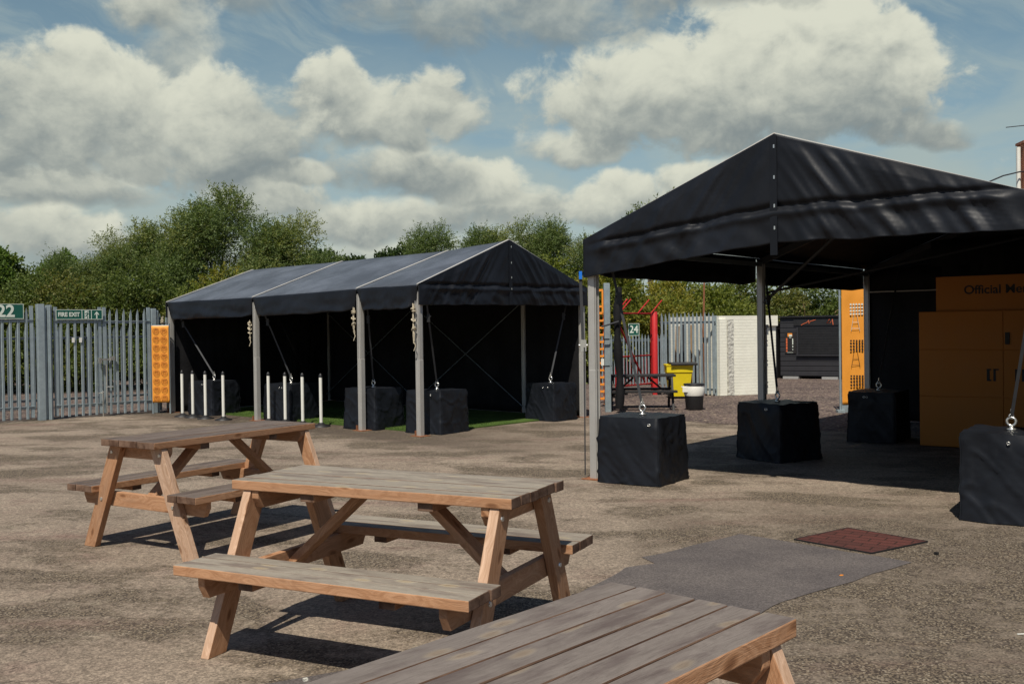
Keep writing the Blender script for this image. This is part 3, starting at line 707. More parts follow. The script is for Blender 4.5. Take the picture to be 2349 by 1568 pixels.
NA = [('behind the left four white posts', (447, 957), 3), ('behind the right four white posts', (627, 971), 2),
      ('between the third post and the roped corner post', (862, 987), 1), ('at the roped near corner post of the long marquee', (1012, 997), 0)]
for i, (nm, px, k) in enumerate(NA):
    e = block('black covered ballast block ' + nm, at(*px) + (Vector((.27, .29, 0)) if i < 2 else Vector((0, 0, 0))), -.62, 11 + i, group=ga, w=.74, d=.70, h=.72)
    strapline('black strap above the block ' + nm, TAw(fa[k] + .06, .12, 2.2), e)
e = block('black covered ballast block at the right rear corner of the long marquee', at(1272, 967), -.75, 17, group=ga, w=.70, d=.62, h=.70)
strapline('tie-down strap above the ballast block at the right rear corner of the long marquee', TAw(-.2, wa - .25, 2.25), e)
e = block('black covered ballast block at the front left corner post of the near marquee', at(1510, 1117), -.61, 23, group=gb)
strapline('tie-down strap rising from the block at the near marquee front left post', TBw(.15, .2, 2.35), e)
e = block('black covered ballast block at the foot of the middle left post of the near marquee', at(1789, 1063), -1.02, 27, group=gb)
strapline('tie-down strap rising from the block at the near marquee middle post', TBw(dB, .1, 2.4), e)
e = block('black covered ballast block in shade in front of the patterned orange banner', at(2013, 1019) + Vector((.26, .02, 0)), -.60, 31, group=gb, w=.66, d=.9)
strapline('tie-down strap rising from the shaded block by the patterned orange banner', TBw(2 * dB - 1.2, 1.0, 2.7), e, ratchet=False)
e = block('black covered ballast block cut by the right edge, nearest the camera', Vector((4.47, 8.15, 0)), -.60, 36, group=gb, w=.72, d=.78, h=.765)
strapline('tie-down strap rising from the nearest block at the right edge', TBw(.05, wb + .1, 2.6), e, ratchet=False)
# loose webbing, clips and ropes tied at the corner posts
def rope_bundle(label, pts, drop, seed):
    random.seed(seed); p = Vector(pts); g = MB()
    for k in range(4):
        q = [p + Vector((random.uniform(-.018, .018), random.uniform(-.018, .018), -t * drop + random.uniform(-.02, .02))) for t in (0, .2, .4, .6, .8, 1)]
        g.tube(q, .008, 6)
    for z in (.12, .19, .42, .66):
        q = p + Vector((random.uniform(-.01, .01), 0, -drop * z)); tl = random.uniform(-.03, .03)
        g.tube([q + Vector((.032 * math.cos(a_), .032 * math.sin(a_), tl * math.cos(a_ + 1))) for a_ in np.linspace(0, 6.28, 12)], .009, 6)
    e = p + Vector((.01, -.03, -drop)); g.tube([e, e + Vector((.02, -.01, -.06)), e + Vector((-.01, 0, -.14))], .008, 6)
    o = g.build('tie_rope', M['rope']); tag(o, label, 'rope', 'pale ropes knotted on the long marquee posts'); return o
rope_bundle('thick bundle of pale rope knotted on the near corner post of the long marquee', TAw(-.02, -.09, 2.15), .62, 1)
rope_bundle('pale rope knotted high on the second post of the long marquee', TAw(fa[1] - .05, -.09, 2.12), .42, 2)
rope_bundle('pale rope knotted on the third post of the long marquee', TAw(fa[2] - .06, -.09, 1.95), .35, 3)
rope_bundle('pale rope loop hanging over the plain left orange banner', TAw(fa[3] - .15, -.09, 2.10), .70, 4)
g = MB(); q = TBw(-.06, -.10, 2.30)
g.board(q, q + Vector((.02, 0, -.75)), (1, 0, 0), .034, .006, mi=(0,) * 6); o = g.build('blue_clip_strap', [M['strap']]); tag(o, 'hanging strap end with blue clip and ratchet on the near marquee front left post', 'strap')
g = MB(); g.box(q + Vector((0, -.01, .02)), (.035, .02, .09)); g.build('clip', M['blue'], o)
g = MB(); g.box(q + Vector((.02, -.01, -.78)), (.07, .05, .13)); g.tube([q + Vector((-.03, -.01, -.78)), q + Vector((.07, -.01, -.78))], .018, 8); g.build('ratchet', M['zinc'], o)
g = MB(); g.tube([TBw(-.07, -.05, 1.5), TBw(-.07, -.06, .05)], .008, 6); g.build('cable', M['strap'], o)

# turf mat
tm = thing('artificial_turf', 'bright green artificial grass mat laid under the long marquee', 'grass mat', (-1.511, 16.0, 0), -.7507)
g = MB(); g.box((-4.05, 2.25, .013), (7.7, 3.75, .022)); g.build('mat', M['turf'], tm)
rg = np.random.default_rng(4); n = 16000
x = rg.uniform(-7.9, -.2, n); y = .38 + rg.random(n) ** 1.6 * 2.2; z0 = .024; h = rg.uniform(.012, .03, n); a = rg.uniform(0, 6.28, n); lx = rg.uniform(-.012, .012, n)
V = np.zeros((n, 3, 3)); V[:, 0] = np.c_[x - .004 * np.cos(a), y - .004 * np.sin(a), np.full(n, z0)]; V[:, 1] = np.c_[x + .004 * np.cos(a), y + .004 * np.sin(a), np.full(n, z0)]; V[:, 2] = np.c_[x + lx, y + lx, z0 + h]
me = bpy.data.meshes.new('grass_blades'); me.vertices.add(n * 3); me.vertices.foreach_set('co', V.ravel()); me.loops.add(n * 3); me.loops.foreach_set('vertex_index', np.arange(n * 3)); me.polygons.add(n); me.polygons.foreach_set('loop_start', np.arange(0, n * 3, 3)); me.update(); me.validate(); me.materials.append(M['turf'])
o = bpy.data.objects.new('grass_blades', me); COL.objects.link(o); o.parent = tm; o['kind'] = 'stuff'

# white barrier posts
def barrier(label, p):
    T = thing('barrier_post', label, 'barrier post', (p.x, p.y, 0), 0, 'white barrier posts')
    g = MB(); g.lathe([(.0305, .04), (.0305, .90)], 14); g.build('tube', M['white'], T)
    g = MB(); g.lathe([(.033, .895), (.034, .935), (.020, .955), (.012, .965)], 14); g.build('cap', M['black'], T)
    g = MB(); g.lathe([(.17, .0), (.165, .018), (.07, .045), (.038, .075)], 20); g.build('base', M['black'], T)
    return T
bp = [(419, 955), (443, 957), (472, 960), (513, 963), (617, 968), (655, 970), (695, 974), (737, 978)]
bl = ['leftmost white barrier post of the left four', 'second white barrier post from the left', 'third white barrier post from the left', 'rightmost white barrier post of the left four',
      'fifth white barrier post from the left, beside the third marquee post', 'sixth white barrier post from the left', 'seventh white barrier post from the left', 'rightmost white barrier post, nearest the camera']
b0 = None
for (px, lb) in zip(bp, bl):
    p = at(*px)
    if b0 is None: b0 = barrier(lb, p)
    else: dup(b0, (p.x, p.y, 0), 0, lb)

# ------------------------------------------------------------------ palisade gates and fences
def pale(mb, x, y, z0, z1, w=.056, top=True):
    sec = [(-w / 2, 0), (-w * .30, -.014), (-w * .12, -.014), (0, -.004), (w * .12, -.014), (w * .30, -.014), (w / 2, 0)]
    tops = [-.09, -.04, -.02, 0, -.02, -.04, -.09] if top else [0] * 7
    vs = []; th = .003
    for s, (dx, dy) in enumerate(sec): vs += [(x + dx, y + dy, z0), (x + dx, y + dy, z1 + tops[s] - .06), (x + dx * (.55 if top else 1), y + dy - (.0 if top else 0), z1 + tops[s])]
    n = len(sec); back = [(a, b + th, c) for a, b, c in vs]
    fs = []
    for k in range(n - 1):
        for j in (0, 1): fs += [(k * 3 + j, (k + 1) * 3 + j, (k + 1) * 3 + j + 1, k * 3 + j + 1), (3 * n + k * 3 + j + 1, 3 * n + (k + 1) * 3 + j + 1, 3 * n + (k + 1) * 3 + j, 3 * n + k * 3 + j)]
    mb.add(vs + back, fs)
def leaf(name, label, cat, p0, p1, n, ztop, zr1, zr2, zb, stile=True, matl='galv', group=None, post_h=None, w=.056, name_p='pales', rs=.055, brace=False):
    p0 = Vector(p0); p1 = Vector(p1); L = (p1 - p0).length; ang = math.atan2(p1.y - p0.y, p1.x - p0.x)
    T = thing(name, label, cat, (p0.x, p0.y, 0), ang, group)
    g = MB(); s = (L - (.12 if stile else 0)) / n
    for k in range(n): pale(g, (.06 if stile else 0) + s * (k + .5), -.012, zb, ztop + random.uniform(-.012, .012), w)
    g.build(name_p, M[matl], T)
    for z in (zr1, zr2):
        g = MB(); g.box((L / 2, .028, z), (L, .05, rs)); g.box((L / 2, .012, z + rs / 2 - .004), (L, .07, .010)); g.build('rail', M[matl], T)
    if stile:
        for x in (.03, L - .03): g = MB(); g.box((x, .03, (ztop + .05) / 2 + zb / 2), (.06, .06, ztop - zb)); g.build('stile', M[matl], T)
    if post_h:
        for x in post_h[1]: g = MB(); g.box((x, .07, post_h[0] / 2), (.08, .06, post_h[0])); g.build('post', M[matl], T)
    return T
G0 = Vector((-9.38, 20.2)); GD = Vector((.751, .66)); random.seed(8)
gp = lambda t: G0 + GD * t
leaf('palisade_gate', 'galvanised palisade gate leaf at the left edge, carrying the number 22 sign', 'gate', gp(-2.3), gp(-.40), 12, 2.30, 2.02, .27, .04, group='galvanised palisade gate leaves')
leaf('palisade_gate', 'galvanised palisade gate leaf under the fire exit sign', 'gate', gp(.0), gp(.945), 6, 2.28, 2.00, .26, .04, group='galvanised palisade gate leaves')
RGT = leaf('palisade_gate', 'galvanised palisade gate leaf between the latch and the plain orange banner', 'gate', gp(.98), gp(1.98), 6, 2.28, 1.99, .26, .04, group='galvanised palisade gate leaves')
g = MB(); g.box((.04, -.07, 1.20), (.26, .035, .045)); g.box((-.10, -.07, 1.18), (.05, .06, .12)); g.box((.15, -.08, 1.22), (.10, .06, .08)); g.build('latch', M['zinc'], RGT)
g = MB(); g.tube([(.03, -.06, 1.10), (.03, -.06, .06)], .012, 6); g.tube([(.03, -.06, .62), (.16, -.08, .62)], .011, 6); g.tube([(-.05, -.06, .55), (-.05, -.06, -.02)], .010, 6); g.tube([(-.05, -.06, .50), (-.17, -.08, .50)], .010, 6); g.build('drop_bolt', M['zinc'], RGT)
gpT = thing('gate_post', 'wide galvanised double gate post between the two signs', 'gate post', (*gp(-.20), 0), math.atan2(GD.y, GD.x))
g = MB(); g.box((-.07, 0, 1.18), (.13, .16, 2.36)); g.box((.10, .02, 1.17), (.09, .14, 2.34)); g.box((.10, -.065, 1.17), (.022, .03, 2.34)); g.box((.025, .02, 1.16), (.05, .08, 2.3)); g.build('upright', M['galv'], gpT, bevel=.006)
gpT = thing('gate_post', 'slim galvanised gate post beside the plain orange banner', 'gate post', (*gp(2.05), 0), math.atan2(GD.y, GD.x))
g = MB(); g.box((0, 0, 1.14), (.10, .10, 2.28)); g.box((.08, .02, 1.12), (.06, .08, 2.24)); g.build('upright', M['galv'], gpT, bevel=.005)
leaf('palisade_fence', 'short galvanised palisade panel behind the plain orange banner', 'fence', gp(2.12) + Vector((-.05, .10)), gp(2.9) + Vector((-.05, .10)), 5, 2.2, 1.95, .3, .04, stile=False)
off = Vector((-.66, .751)) * 3.1
leaf('palisade_fence', 'second galvanised palisade fence standing in the bramble behind the gates', 'fence', gp(-4.2) + off, gp(4.2) + off, 46, 1.95, 1.66, .22, .03, stile=False, matl='galvd', post_h=(1.9, [.5, 3.2, 5.9]))
# white reflective tags on the gate seen as pale rectangles
for k, tt in enumerate((.355, .50)):
    p = gp(tt) + Vector((.66, -.751)) * .045
    T = thing('plastic_tag', ('left' if k == 0 else 'right') + ' one of two small white tags on the pales below the fire exit sign', 'tag', (p.x, p.y, 1.62), math.atan2(GD.y, GD.x), 'white tags on the gate pales')
    g = MB(); g.box((0, 0, 0), (.055, .004, .10)); g.build('plate', M['white'], T)

def signboard(name, label, p, ang, w, h, z, mt, border=None, th=.006):
    T = thing(name, label, 'sign', (p.x, p.y, z), ang)
    g = MB(); g.box((w / 2, 0, h / 2), (w, th, h)); g.build('board', mt, T)
    if border:
        g = MB(); b = .010
        for c, d in (((w / 2, h - b / 2), (w, b)), ((w / 2, b / 2), (w, b)), ((b / 2, h / 2), (b, h - 2 * b)), ((w - b / 2, h / 2), (b, h - 2 * b))): g.box((c[0], -th / 2 - .001, c[1]), (d[0], .002, d[1]))
        g.build('border', border, T)
    return T
ga_ = math.atan2(GD.y, GD.x)
nrm = Vector((.66, -.751)) * .05
p = gp(-1.25) + nrm
S = signboard('number_sign', 'green sign with large white number 22 on the left gate', p, ga_, .66, .30, 2.06, M['green'], M['wprint'])
lettering('22', .335, M['wprint'], S, Matrix.Translation((.33, -.006, .145)) @ FACE, 'CENTER', .0015, bold=.008)
p = gp(.02) + nrm
S = signboard('exit_sign', 'green fire exit sign with running figure and upward arrow on the gate', p, ga_, .93, .205, 2.045, M['green'], M['wprint'])
lettering('FIRE EXIT', .120, M['wprint'], S, Matrix.Translation((.255, -.006, .100)) @ FACE @ Matrix.Diagonal((.86, 1, 1, 1)), 'CENTER', .0015, bold=.004)
g = MB()
for x in (.515, .705): g.box((x, -.005, .1), (.012, .002, .19))
g.box((.610, -.005, .102), (.085, .002, .165)); g.build('panel', M['wprint'], S)
g = MB(); y = -.0075
def stroke(mb, pts, w, y=y):
    for a, b in zip(pts, pts[1:]):
        a = Vector((a[0], y, a[1])); b = Vector((b[0], y, b[1])); mb.board(a, b, (0, 0, 1) if abs(b.x - a.x) > abs(b.z - a.z) else (1, 0, 0), w, .002)
stroke(g, [(.628, .135), (.612, .085)], .024); stroke(g, [(.612, .09), (.628, .055), (.620, .020)], .014); stroke(g, [(.612, .09), (.590, .065), (.572, .070)], .013); stroke(g, [(.625, .138), (.595, .135), (.578, .112)], .010); stroke(g, [(.632, .132), (.648, .112), (.662, .118)], .010)
g.add([(.633 + .011 * math.cos(k * .7), y, .158 + .012 * math.sin(k * .7)) for k in range(9)], [tuple(range(9))]); g.build('running_figure', M['green'], S)
g = MB(); y = -.005
g.add([(.800, y, .02), (.826, y, .02), (.826, y, .125), (.858, y, .085), (.858, y, .115), (.813, y, .172), (.768, y, .115), (.768, y, .085), (.800, y, .125)], [(0, 1, 2, 8), (2, 3, 4, 5), (5, 6, 7, 8), (2, 5, 8)]); g.build('arrow', M['wprint'], S)

# left orange banner with ring emblems
bA = gp(2.00) + Vector((.66, -.751)) * .10; bang = math.atan2(.35, .93)
T = thing('orange_banner', 'plain orange banner with rows of round emblems beside the long marquee', 'banner', (-7.80, 21.32, 0), .02)
BWd = .37
g = MB(); g.grid(cloth((0, 0, .24), (BWd, 0, .24), (BWd, 0, 1.90), (0, 0, 1.90), .012, 2, 3, 5), 12, 30); g.build('cloth', M['orange'], T, solid=.003)
g = MB()
for r in range(9):
    for c in range(2):
        cx = .10 + c * .165; cz = .34 + r * .181; y = -.020
        g.ring((cx, y, cz), .066, .0038, 'y', 22, 4); g.ring((cx, y, cz + .008), .026, .0034, 'y', 12, 4); g.tube([(cx - .045, y, cz + .020), (cx - .02, y, cz + .042), (cx + .02, y, cz + .042), (cx + .045, y, cz + .020)], .0034, 4)
        for a in (3.5, 4.2, 5.2, 5.9): g.tube([(cx + .026 * math.cos(a), y, cz + .008 + .026 * math.sin(a)), (cx + .064 * math.cos(a), y, cz + .064 * math.sin(a))], .0034, 4)
g.build('printed_emblems', M['dko'], T)
g = MB(); g.tube([(0, .03, 0), (0, .03, 1.95)], .018, 8); g.tube([(BWd, .03, 0), (BWd, .03, 1.95)], .018, 8); g.tube([(0, .03, 1.9), (BWd, .03, 1.9)], .014, 8); g.build('frame', M['galv'], T)

# ------------------------------------------------------------------ middle distance: red gate, fences, bins
a = Vector((2.50, 23.80)); b = Vector((3.56, 25.20)); L = (b - a).length; an = math.atan2(b.y - a.y, b.x - a.x)
T = thing('red_gate', 'red tubular steel gate leaf topped with slanting spikes', 'gate', (a.x, a.y, 0), an)
g = MB()
for z in (2.08, 1.02, .30): g.tube([(0, 0, z), (L, 0, z)], .020, 8)
for x in (0, L * .06, L): g.tube([(x, 0, .1), (x, 0, 2.08)], .022, 8)
g.tube([(.05, 0, 1.95), (L * .8, 0, .35)], .024, 8)
for k in range(9): g.tube([(L * (k + 1.5) / 11, 0, .3), (L * (k + 1.5) / 11, 0, 1.02)], .007, 5); g.build('frame', M['red'], T)
g = MB()
for x in (.03, .2, L * .62, L): g.tube([(x, 0, 2.08), (x + .14, -.25, 2.42)], .020, 6)
g.build('spikes', M['red'], T)
T = thing('red_gate_post', 'thick red round post between the red gate and grey palisade', 'gate post', (3.66, 25.28, 0))
g = MB(); g.lathe([(.078, 0), (.078, 2.12), (.06, 2.15)], 16); g.build('tube', M['red'], T)
p = Vector((2.86, 24.20))
S = signboard('number_sign', 'small green sign with white number 24 beside the red gate', p, 0, .27, .30, 1.53, M['green'], M['wprint'])
lettering('24', .255, M['wprint'], S, Matrix.Translation((.135, -.006, .148)) @ FACE @ Matrix.Diagonal((.85, 1, 1, 1)), 'CENTER', .0015, bold=.004)
leaf('palisade_fence', 'low distant palisade fence seen through the red gate', 'fence', (2.6, 29.9), (4.6, 29.5), 22, 1.55, 1.35, .3, .03, stile=False, matl='galv', w=.05)
PF = leaf('palisade_fence', 'pale palisade fence between the red post and the white building', 'fence', (3.80, 25.25), (5.06, 24.50), 14, 2.10, 1.84, .16, .05, stile=False, matl='galv', post_h=(2.0, [1.44]), w=.058)
T = thing('timber_stack', 'brown planks and dark panels leaning behind the pale palisade fence', 'timber stack', (4.35, 25.5, 0), -.5)
for k, (dx, w, h, mt) in enumerate(((-.12, .10, 1.75, 'timb'), (.02, .12, 1.80, 'blackp'), (.26, .13, 1.78, 'timb'))):
    g = MB(); g.board((dx, -.02, .05), (dx + .02, .12, h), (1, 0, 0), w, .03); g.build('plank', M[mt], T)
g = MB(); g.box((.40, .05, .42), (.55, .05, .75)); g.build('panel', M['blackp'], T)
g = MB(); g.tube([(4.90, 25.0, 0), (4.86, 25.0, 1.6), (4.9, 25.0, 3.1)], [.035, .03, .02], 8); o = g.build('rusty_pole', M['rust']); tag(o, 'thin rusty pole rising above the pale palisade fence', 'pole')

def wheelie():
    T = thing('yellow_bin', 'yellow plastic wheeled bin with black lid behind the black picnic table', 'bin', (4.03, 23.9, 0), -.05)
    g = MB(); W, D = .66, .60
    def sec(z, k, n=40):
        out = []
        for j in range(n):
            a = 2 * math.pi * j / n; ca, sa = math.cos(a), math.sin(a); r = 1 / max(abs(ca), abs(sa)) ** .82
            rib = .012 * (math.sin(a * 10) > 0) if .12 < z < .6 else 0
            out.append((ca * r * (W / 2 * k + rib) * .95, sa * r * (D / 2 * k + rib) * .95, z))
        return out
    lv = [(.06, .78), (.12, .80), (.62, .98), (.64, 1.05), (.78, 1.07), (.80, 1.12), (.83, 1.12)]; vs = []
    for z, k in lv: vs += sec(z, k)
    n = 40; g.add(vs, [(r * n + j, r * n + (j + 1) % n, (r + 1) * n + (j + 1) % n, (r + 1) * n + j) for r in range(len(lv) - 1) for j in range(n)] + [tuple(range(n))[::-1]]); g.build('body', M['yellow'], T, bevel=.004)
    g = MB(); g.box((.10, 0, .850), (.62, .70, .035)); g.box((.10, -.36, .835), (.64, .02, .05)); g.build('lid', M['black'], T, bevel=.01)
    for x in (-.2, .2): g = MB(); g.tube([(x - .025, .2, .07), (x + .025, .2, .07)], .07, 14); g.build('wheel', M['black'], T)
wheelie()
T = thing('waste_bin', 'round bin, white above and black below with black rim, by the black table', 'bin', (3.77, 20.45, 0))
g = MB(); g.lathe([(.165, .0), (.175, .02), (.195, .30)], 24); g.build('lower_tub', M['black'], T)
g = MB(); g.lathe([(.20, .30), (.212, .34), (.215, .47), (.195, .515)], 24); g.build('upper_tub', M['white'], T)
g = MB(); g.lathe([(.215, .515), (.222, .53), (.215, .548), (.10, .555)], 24); g.build('lid', M['black'], T)
g = MB(); g.box((-.20, -.13, .43), (.12, .012, .10), rot=-.35); g.box((-.22, -.10, .49), (.12, .03, .02), rot=-.3); g.build('handle', M['white'], T)

# white building
P0 = Vector((5.14, 24.47)); P1 = Vector((6.70, 25.02)); wu = (P1 - P0).normalized(); wn = Vector((-wu.y, wu.x)); wang = math.atan2(wu.y, wu.x); WL = (P1 - P0).length
T = thing('white_building', 'low white painted brick building with flat top behind the marquee posts', 'building', (P0.x, P0.y, 0), wang)
g = MB()
A = [(0, 0), (WL, 0), (WL + .3, 2.2), (-.15, 2.2)]
g.add([(x, y, z) for z in (0, 1.99) for x, y in A], [(4, 5, 6, 7), (0, 1, 5, 4), (1, 2, 6, 5), (2, 3, 7, 6), (3, 0, 4, 7)]); g.build('wall', M['wwall'], T)
g = MB(); g.box((WL * .86, -.0, 1.86), (WL * .30, .14, .26)); g.build('parapet', M['wwall'], T)
g = MB()
def fn(u, v):
    x = .20 + .20 * u; z = .02 + 1.88 * v
    return Vector((x + .012 * mn.noise(Vector((1, v * 20, 2))), -.075 + .012 * mn.noise(Vector((u * 3, v * 30, 4))) + (0 if 0 < u < 1 else .075), z))
g.grid(fn, 8, 90, smooth=False); g.build('rough_buttress', M['rough'], T)
g = MB(); g.box((.09, -.025, .96), (.20, .06, 1.90)); g.build('pilaster', M['wwall'], T)
g = MB(); g.tube([(1.33, -.05, .03), (1.33, -.05, 1.70)], .030, 10); g.box((1.33, -.05, 1.72), (.10, .09, .08))
for z in (.3, .85, 1.35): g.box((1.33, -.04, z), (.09, .05, .03))
g.build('drainpipe', M['blackp'], T)

# kiosk
KP = Vector((8.80, 32.3)); ku = Vector((.851, -.527)); kang = math.atan2(ku.y, ku.x)
T = thing('kiosk', 'black clad catering kiosk with closed roller shutter beyond the white building', 'kiosk', (KP.x, KP.y, 0), kang)
g = MB(); g.box((2.1, 1.15, 1.04), (4.2, 2.3, 1.92)); g.build('body', M['blackp'], T)
g = MB()
for k in range(12): g.box((2.1, -.014, .18 + k * .155), (4.2, .022, .135))
g.build('cladding', M['blackp'], T, bevel=.006)
g = MB(); g.box((2.1, 1.1, 2.02), (4.28, 2.4, .05)); g.build('roof', M['black'], T)
g = MB(); g.box((1.25, -.04, 1.83), (1.6, .03, .20)); g.build('fascia', M['black'], T)
g = MB()
for k in range(22): g.box((1.25, -.035 - (.006 if k % 2 else 0), .80 + k * .040), (1.30, .02, .036))
g.build('shutter', M['black'], T)
g = MB(); g.box((1.25, -.06, .77), (1.42, .10, .04)); g.box((.58, -.05, 1.22), (.05, .06, .92)); g.box((1.93, -.05, 1.22), (.05, .06, .92)); g.build('shutter_frame', M['blackp'], T)
def zz(pts, x0, x1, z0, z1, px0, px1, py0, py1): return [(x0 + (a - px0) / (px1 - px0) * (x1 - x0), -.058, z1 - (c - py0) / (py1 - py0) * (z1 - z0)) for a, c in pts]
g = MB()
g.tube(zz([(790, 400), (840, 370), (940, 330), (985, 270), (1000, 370), (1030, 300), (1170, 260)], .70, 1.17, 1.74, 1.92, 790, 1180, 250, 400), .012, 6)
g.tube(zz([(1530, 260), (1455, 355), (1550, 350), (1600, 260), (1620, 400)], 1.51, 1.71, 1.74, 1.92, 1455, 1620, 260, 400), .012, 6)
g.build('orange_script', M['oprint'], T)
g = MB(); g.box((.345, -.045, 1.18), (.36, .02, .70)); pn = g.build('menu_panel', M['ink'], T)
g = MB(); g.box((.33, -.058, 1.43), (.15, .004, .11)); g.build('panel_logo', M['orangeb'], pn)
g = MB(); g.box((.35, -.062, 1.41), (.10, .004, .06)); g.box((.34, -.058, 1.345), (.07, .004, .02))
g.build('panel_label', M['wprint'], pn)
g = MB()
for k, h in enumerate((.14, .06, .05, .03)): g.box((.42, -.058, 1.24 - k * .095), (.03, .004, h))
g.build('panel_text', M['wprint'], pn)
g = MB(); g.box((.33, -.058, .86), (.20, .004, .010)); g.build('panel_line', M['wprint'], pn)
g = MB(); 
for k, h in enumerate((.07, .10, .06, .09, .05)): g.box((.225, -.058, 1.29 - k * .095), (.045, .004, h))
g.build('panel_writing', M['oprint'], pn)
for x in (.35, 1.6): g = MB(); g.box((x, .1, .04), (.5, .4, .08)); g.build('foot', M['sheet'], T)
T = thing('side_container', 'plain dark cabinet standing against the left end of the kiosk', 'container', (8.45, 32.6, 0), kang)
g = MB(); g.box((.12, .6, .90), (.42, 1.3, 1.76)); g.box((.12, .6, 1.80), (.46, 1.34, .04)); g.box((.12, -.06, .9), (.34, .02, 1.6)); g.build('body', M['black'], T, bevel=.01)

# orange lattice barrier, steel post, rolled curtain
T = thing('lattice_barrier', 'upright orange plastic lattice barrier behind the near marquee corner post', 'barrier', (1.91, 21.6, 0), -.2)
for x in (0, .21): g = MB(); g.box((x, 0, 1.16), (.035, .05, 2.05)); g.build('stile', M['orangeb'], T, bevel=.004)
g = MB()
for k in range(14): g.box((.105, 0, .18 + k * .155), (.23, .055, .045)); g.box((.105, .06, .10 + k * .155), (.05, .05, .10)); g.box((.17, .07, .13 + k * .155), (.02, .06, .07))
g.build('rungs', M['orangeb'], T, bevel=.003)
g = MB(); g.box((.13, -.032, .98), (.18, .006, .15)); g.build('label_plate', M['white'], T)
g = MB(); g.box((-.16, -.02, 1.3), (.05, .05, 2.1)); g.box((-.05, -.02, 2.55), (.30, .04, .05)); g.box((.09, -.02, 2.3), (.04, .04, .5)); g.box((-.05, -.02, 2.05), (.26, .04, .05)); g.build('end_frame', M['orangeb'], T, bevel=.004)
T = thing('steel_post', 'tall galvanised steel post beside the orange lattice barrier', 'post', (1.95, 20.2, 0), .1)
g = MB(); g.box((0, 0, 1.32), (.12, .09, 2.64)); g.box((.05, -.05, 1.3), (.02, .02, 2.6)); g.build('upright', M['galv'], T, bevel=.006)
g = MB()
for z in (.95, 1.5): g.box((0, 0, z), (.16, .11, .015))
g.build('band', M['black'], T)
g = MB(); base = Vector((2.16, 20.0, 0))
g.tube([base + Vector((.02 * math.sin(z * 3), .0, z)) for z in np.linspace(.08, 2.55, 14)], [.08 + .018 * math.sin(z * 7) for z in np.linspace(0, 2.5, 14)], 12)
o = g.build('rolled_curtain', M['tarpm']); tag(o, 'rolled black curtain tied upright to the tall steel post', 'curtain')
g = MB(); g.tube([base + Vector((-.35, -.1, 1.75)), base + Vector((.0, -.12, 1.85))], .02, 6); g.build('tie', M['strap'], o)

# right orange banner with floodlight prints
bp0 = Vector((6.46, 19.30, 0))
T = thing('floodlight_banner', 'orange banner printed with floodlight masts at the open side of the near marquee', 'banner', (bp0.x, bp0.y, 0), -.12)
g = MB(); g.grid(cloth((0, 0, .16), (.565, 0, .16), (.565, 0, 2.55), (0, 0, 2.55), .014, 2, 4, 8), 14, 36); g.build('cloth', M['orange'], T, solid=.003)
g = MB(); g.tube([(-.03, .02, 0), (-.03, .02, 2.55)], .020, 10); g.tube([(.56, .03, 0), (.56, .03, 2.55)], .018, 10); g.box((-.03, .02, .03), (.14, .20, .05)); g.build('pole', M['galv'], T)
g = MB(); g.box((.10, .02, .16), (.22, .03, .30)); g.build('foot_panel', M['galv'], T)
def flood(zc, mt):
    g = MB(); 
    for r in range(4):
        for c in range(5):
            cx = .17 + c * .054; cz = zc - r * .062
            g.lathe([(.019, 0), (.019, .003)], 12, (0, 0, 0)); n0 = len(g.v) - (24 + 24); 
            for q in range(n0, len(g.v)): a_, b_, c_ = g.v[q]; g.v[q] = (cx + a_, -.024 - c_, cz + b_)
    g.tube([(.225, -.022, zc - .22), (.175, -.022, zc - .52)], .0035, 4); g.tube([(.29, -.022, zc - .22), (.34, -.022, zc - .52)], .0035, 4)
    g.tube([(.203, -.022, zc - .35), (.312, -.022, zc - .35)], .0035, 4); g.tube([(.183, -.022, zc - .47), (.332, -.022, zc - .47)], .0035, 4)
    g.build('floodlight_print', mt, T)
flood(2.12, M['wprint']); flood(1.41, M['ink']); flood(.72, M['ink'])

# orange kiosk board inside the near marquee
lk = Vector((5.712, 13.826)); lang = math.atan2(-.589, .808)
T = thing('orange_counter', 'large orange panelled merchandise stand in the shade under the near marquee', 'stand', (lk.x, lk.y, 0), lang)
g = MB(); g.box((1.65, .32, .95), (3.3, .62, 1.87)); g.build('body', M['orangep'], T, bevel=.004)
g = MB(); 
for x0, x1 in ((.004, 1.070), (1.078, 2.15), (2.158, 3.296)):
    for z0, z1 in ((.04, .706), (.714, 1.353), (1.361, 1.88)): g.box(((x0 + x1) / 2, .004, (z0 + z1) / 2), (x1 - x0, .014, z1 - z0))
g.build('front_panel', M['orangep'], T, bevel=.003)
g = MB(); g.box((1.125, -.012, 1.51), (.055, .02, .16)); g.build('handle', M['ink'], T)
y = -.0055
for x0 in (.865, 1.21):
    g = MB()
    g.box((x0 + .022, y, 1.017), (.036, .004, .165)); g.box((x0 + .045, y, 1.09), (.03, .004, .02)); g.box((x0 + .045, y, .945), (.03, .004, .02))
    g.box((x0 + .10, y, 1.017), (.03, .004, .165)); g.box((x0 + .125, y, 1.09), (.05, .004, .02))
    g.build('printed_letters', M['ink'], T)
S = thing('header_board', 'dark orange header board lettered Official above the orange merchandise stand', 'sign', (lk.x + .808 * .21 - .1 * .589 * 0, lk.y - .589 * .21, 0), lang)
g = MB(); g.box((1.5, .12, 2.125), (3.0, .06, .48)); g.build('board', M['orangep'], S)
lettering('Official Merchandise', .165, M['ink'], S, Matrix.Translation((.36, .088, 2.17)) @ FACE, 'LEFT', .0015, bold=.003)

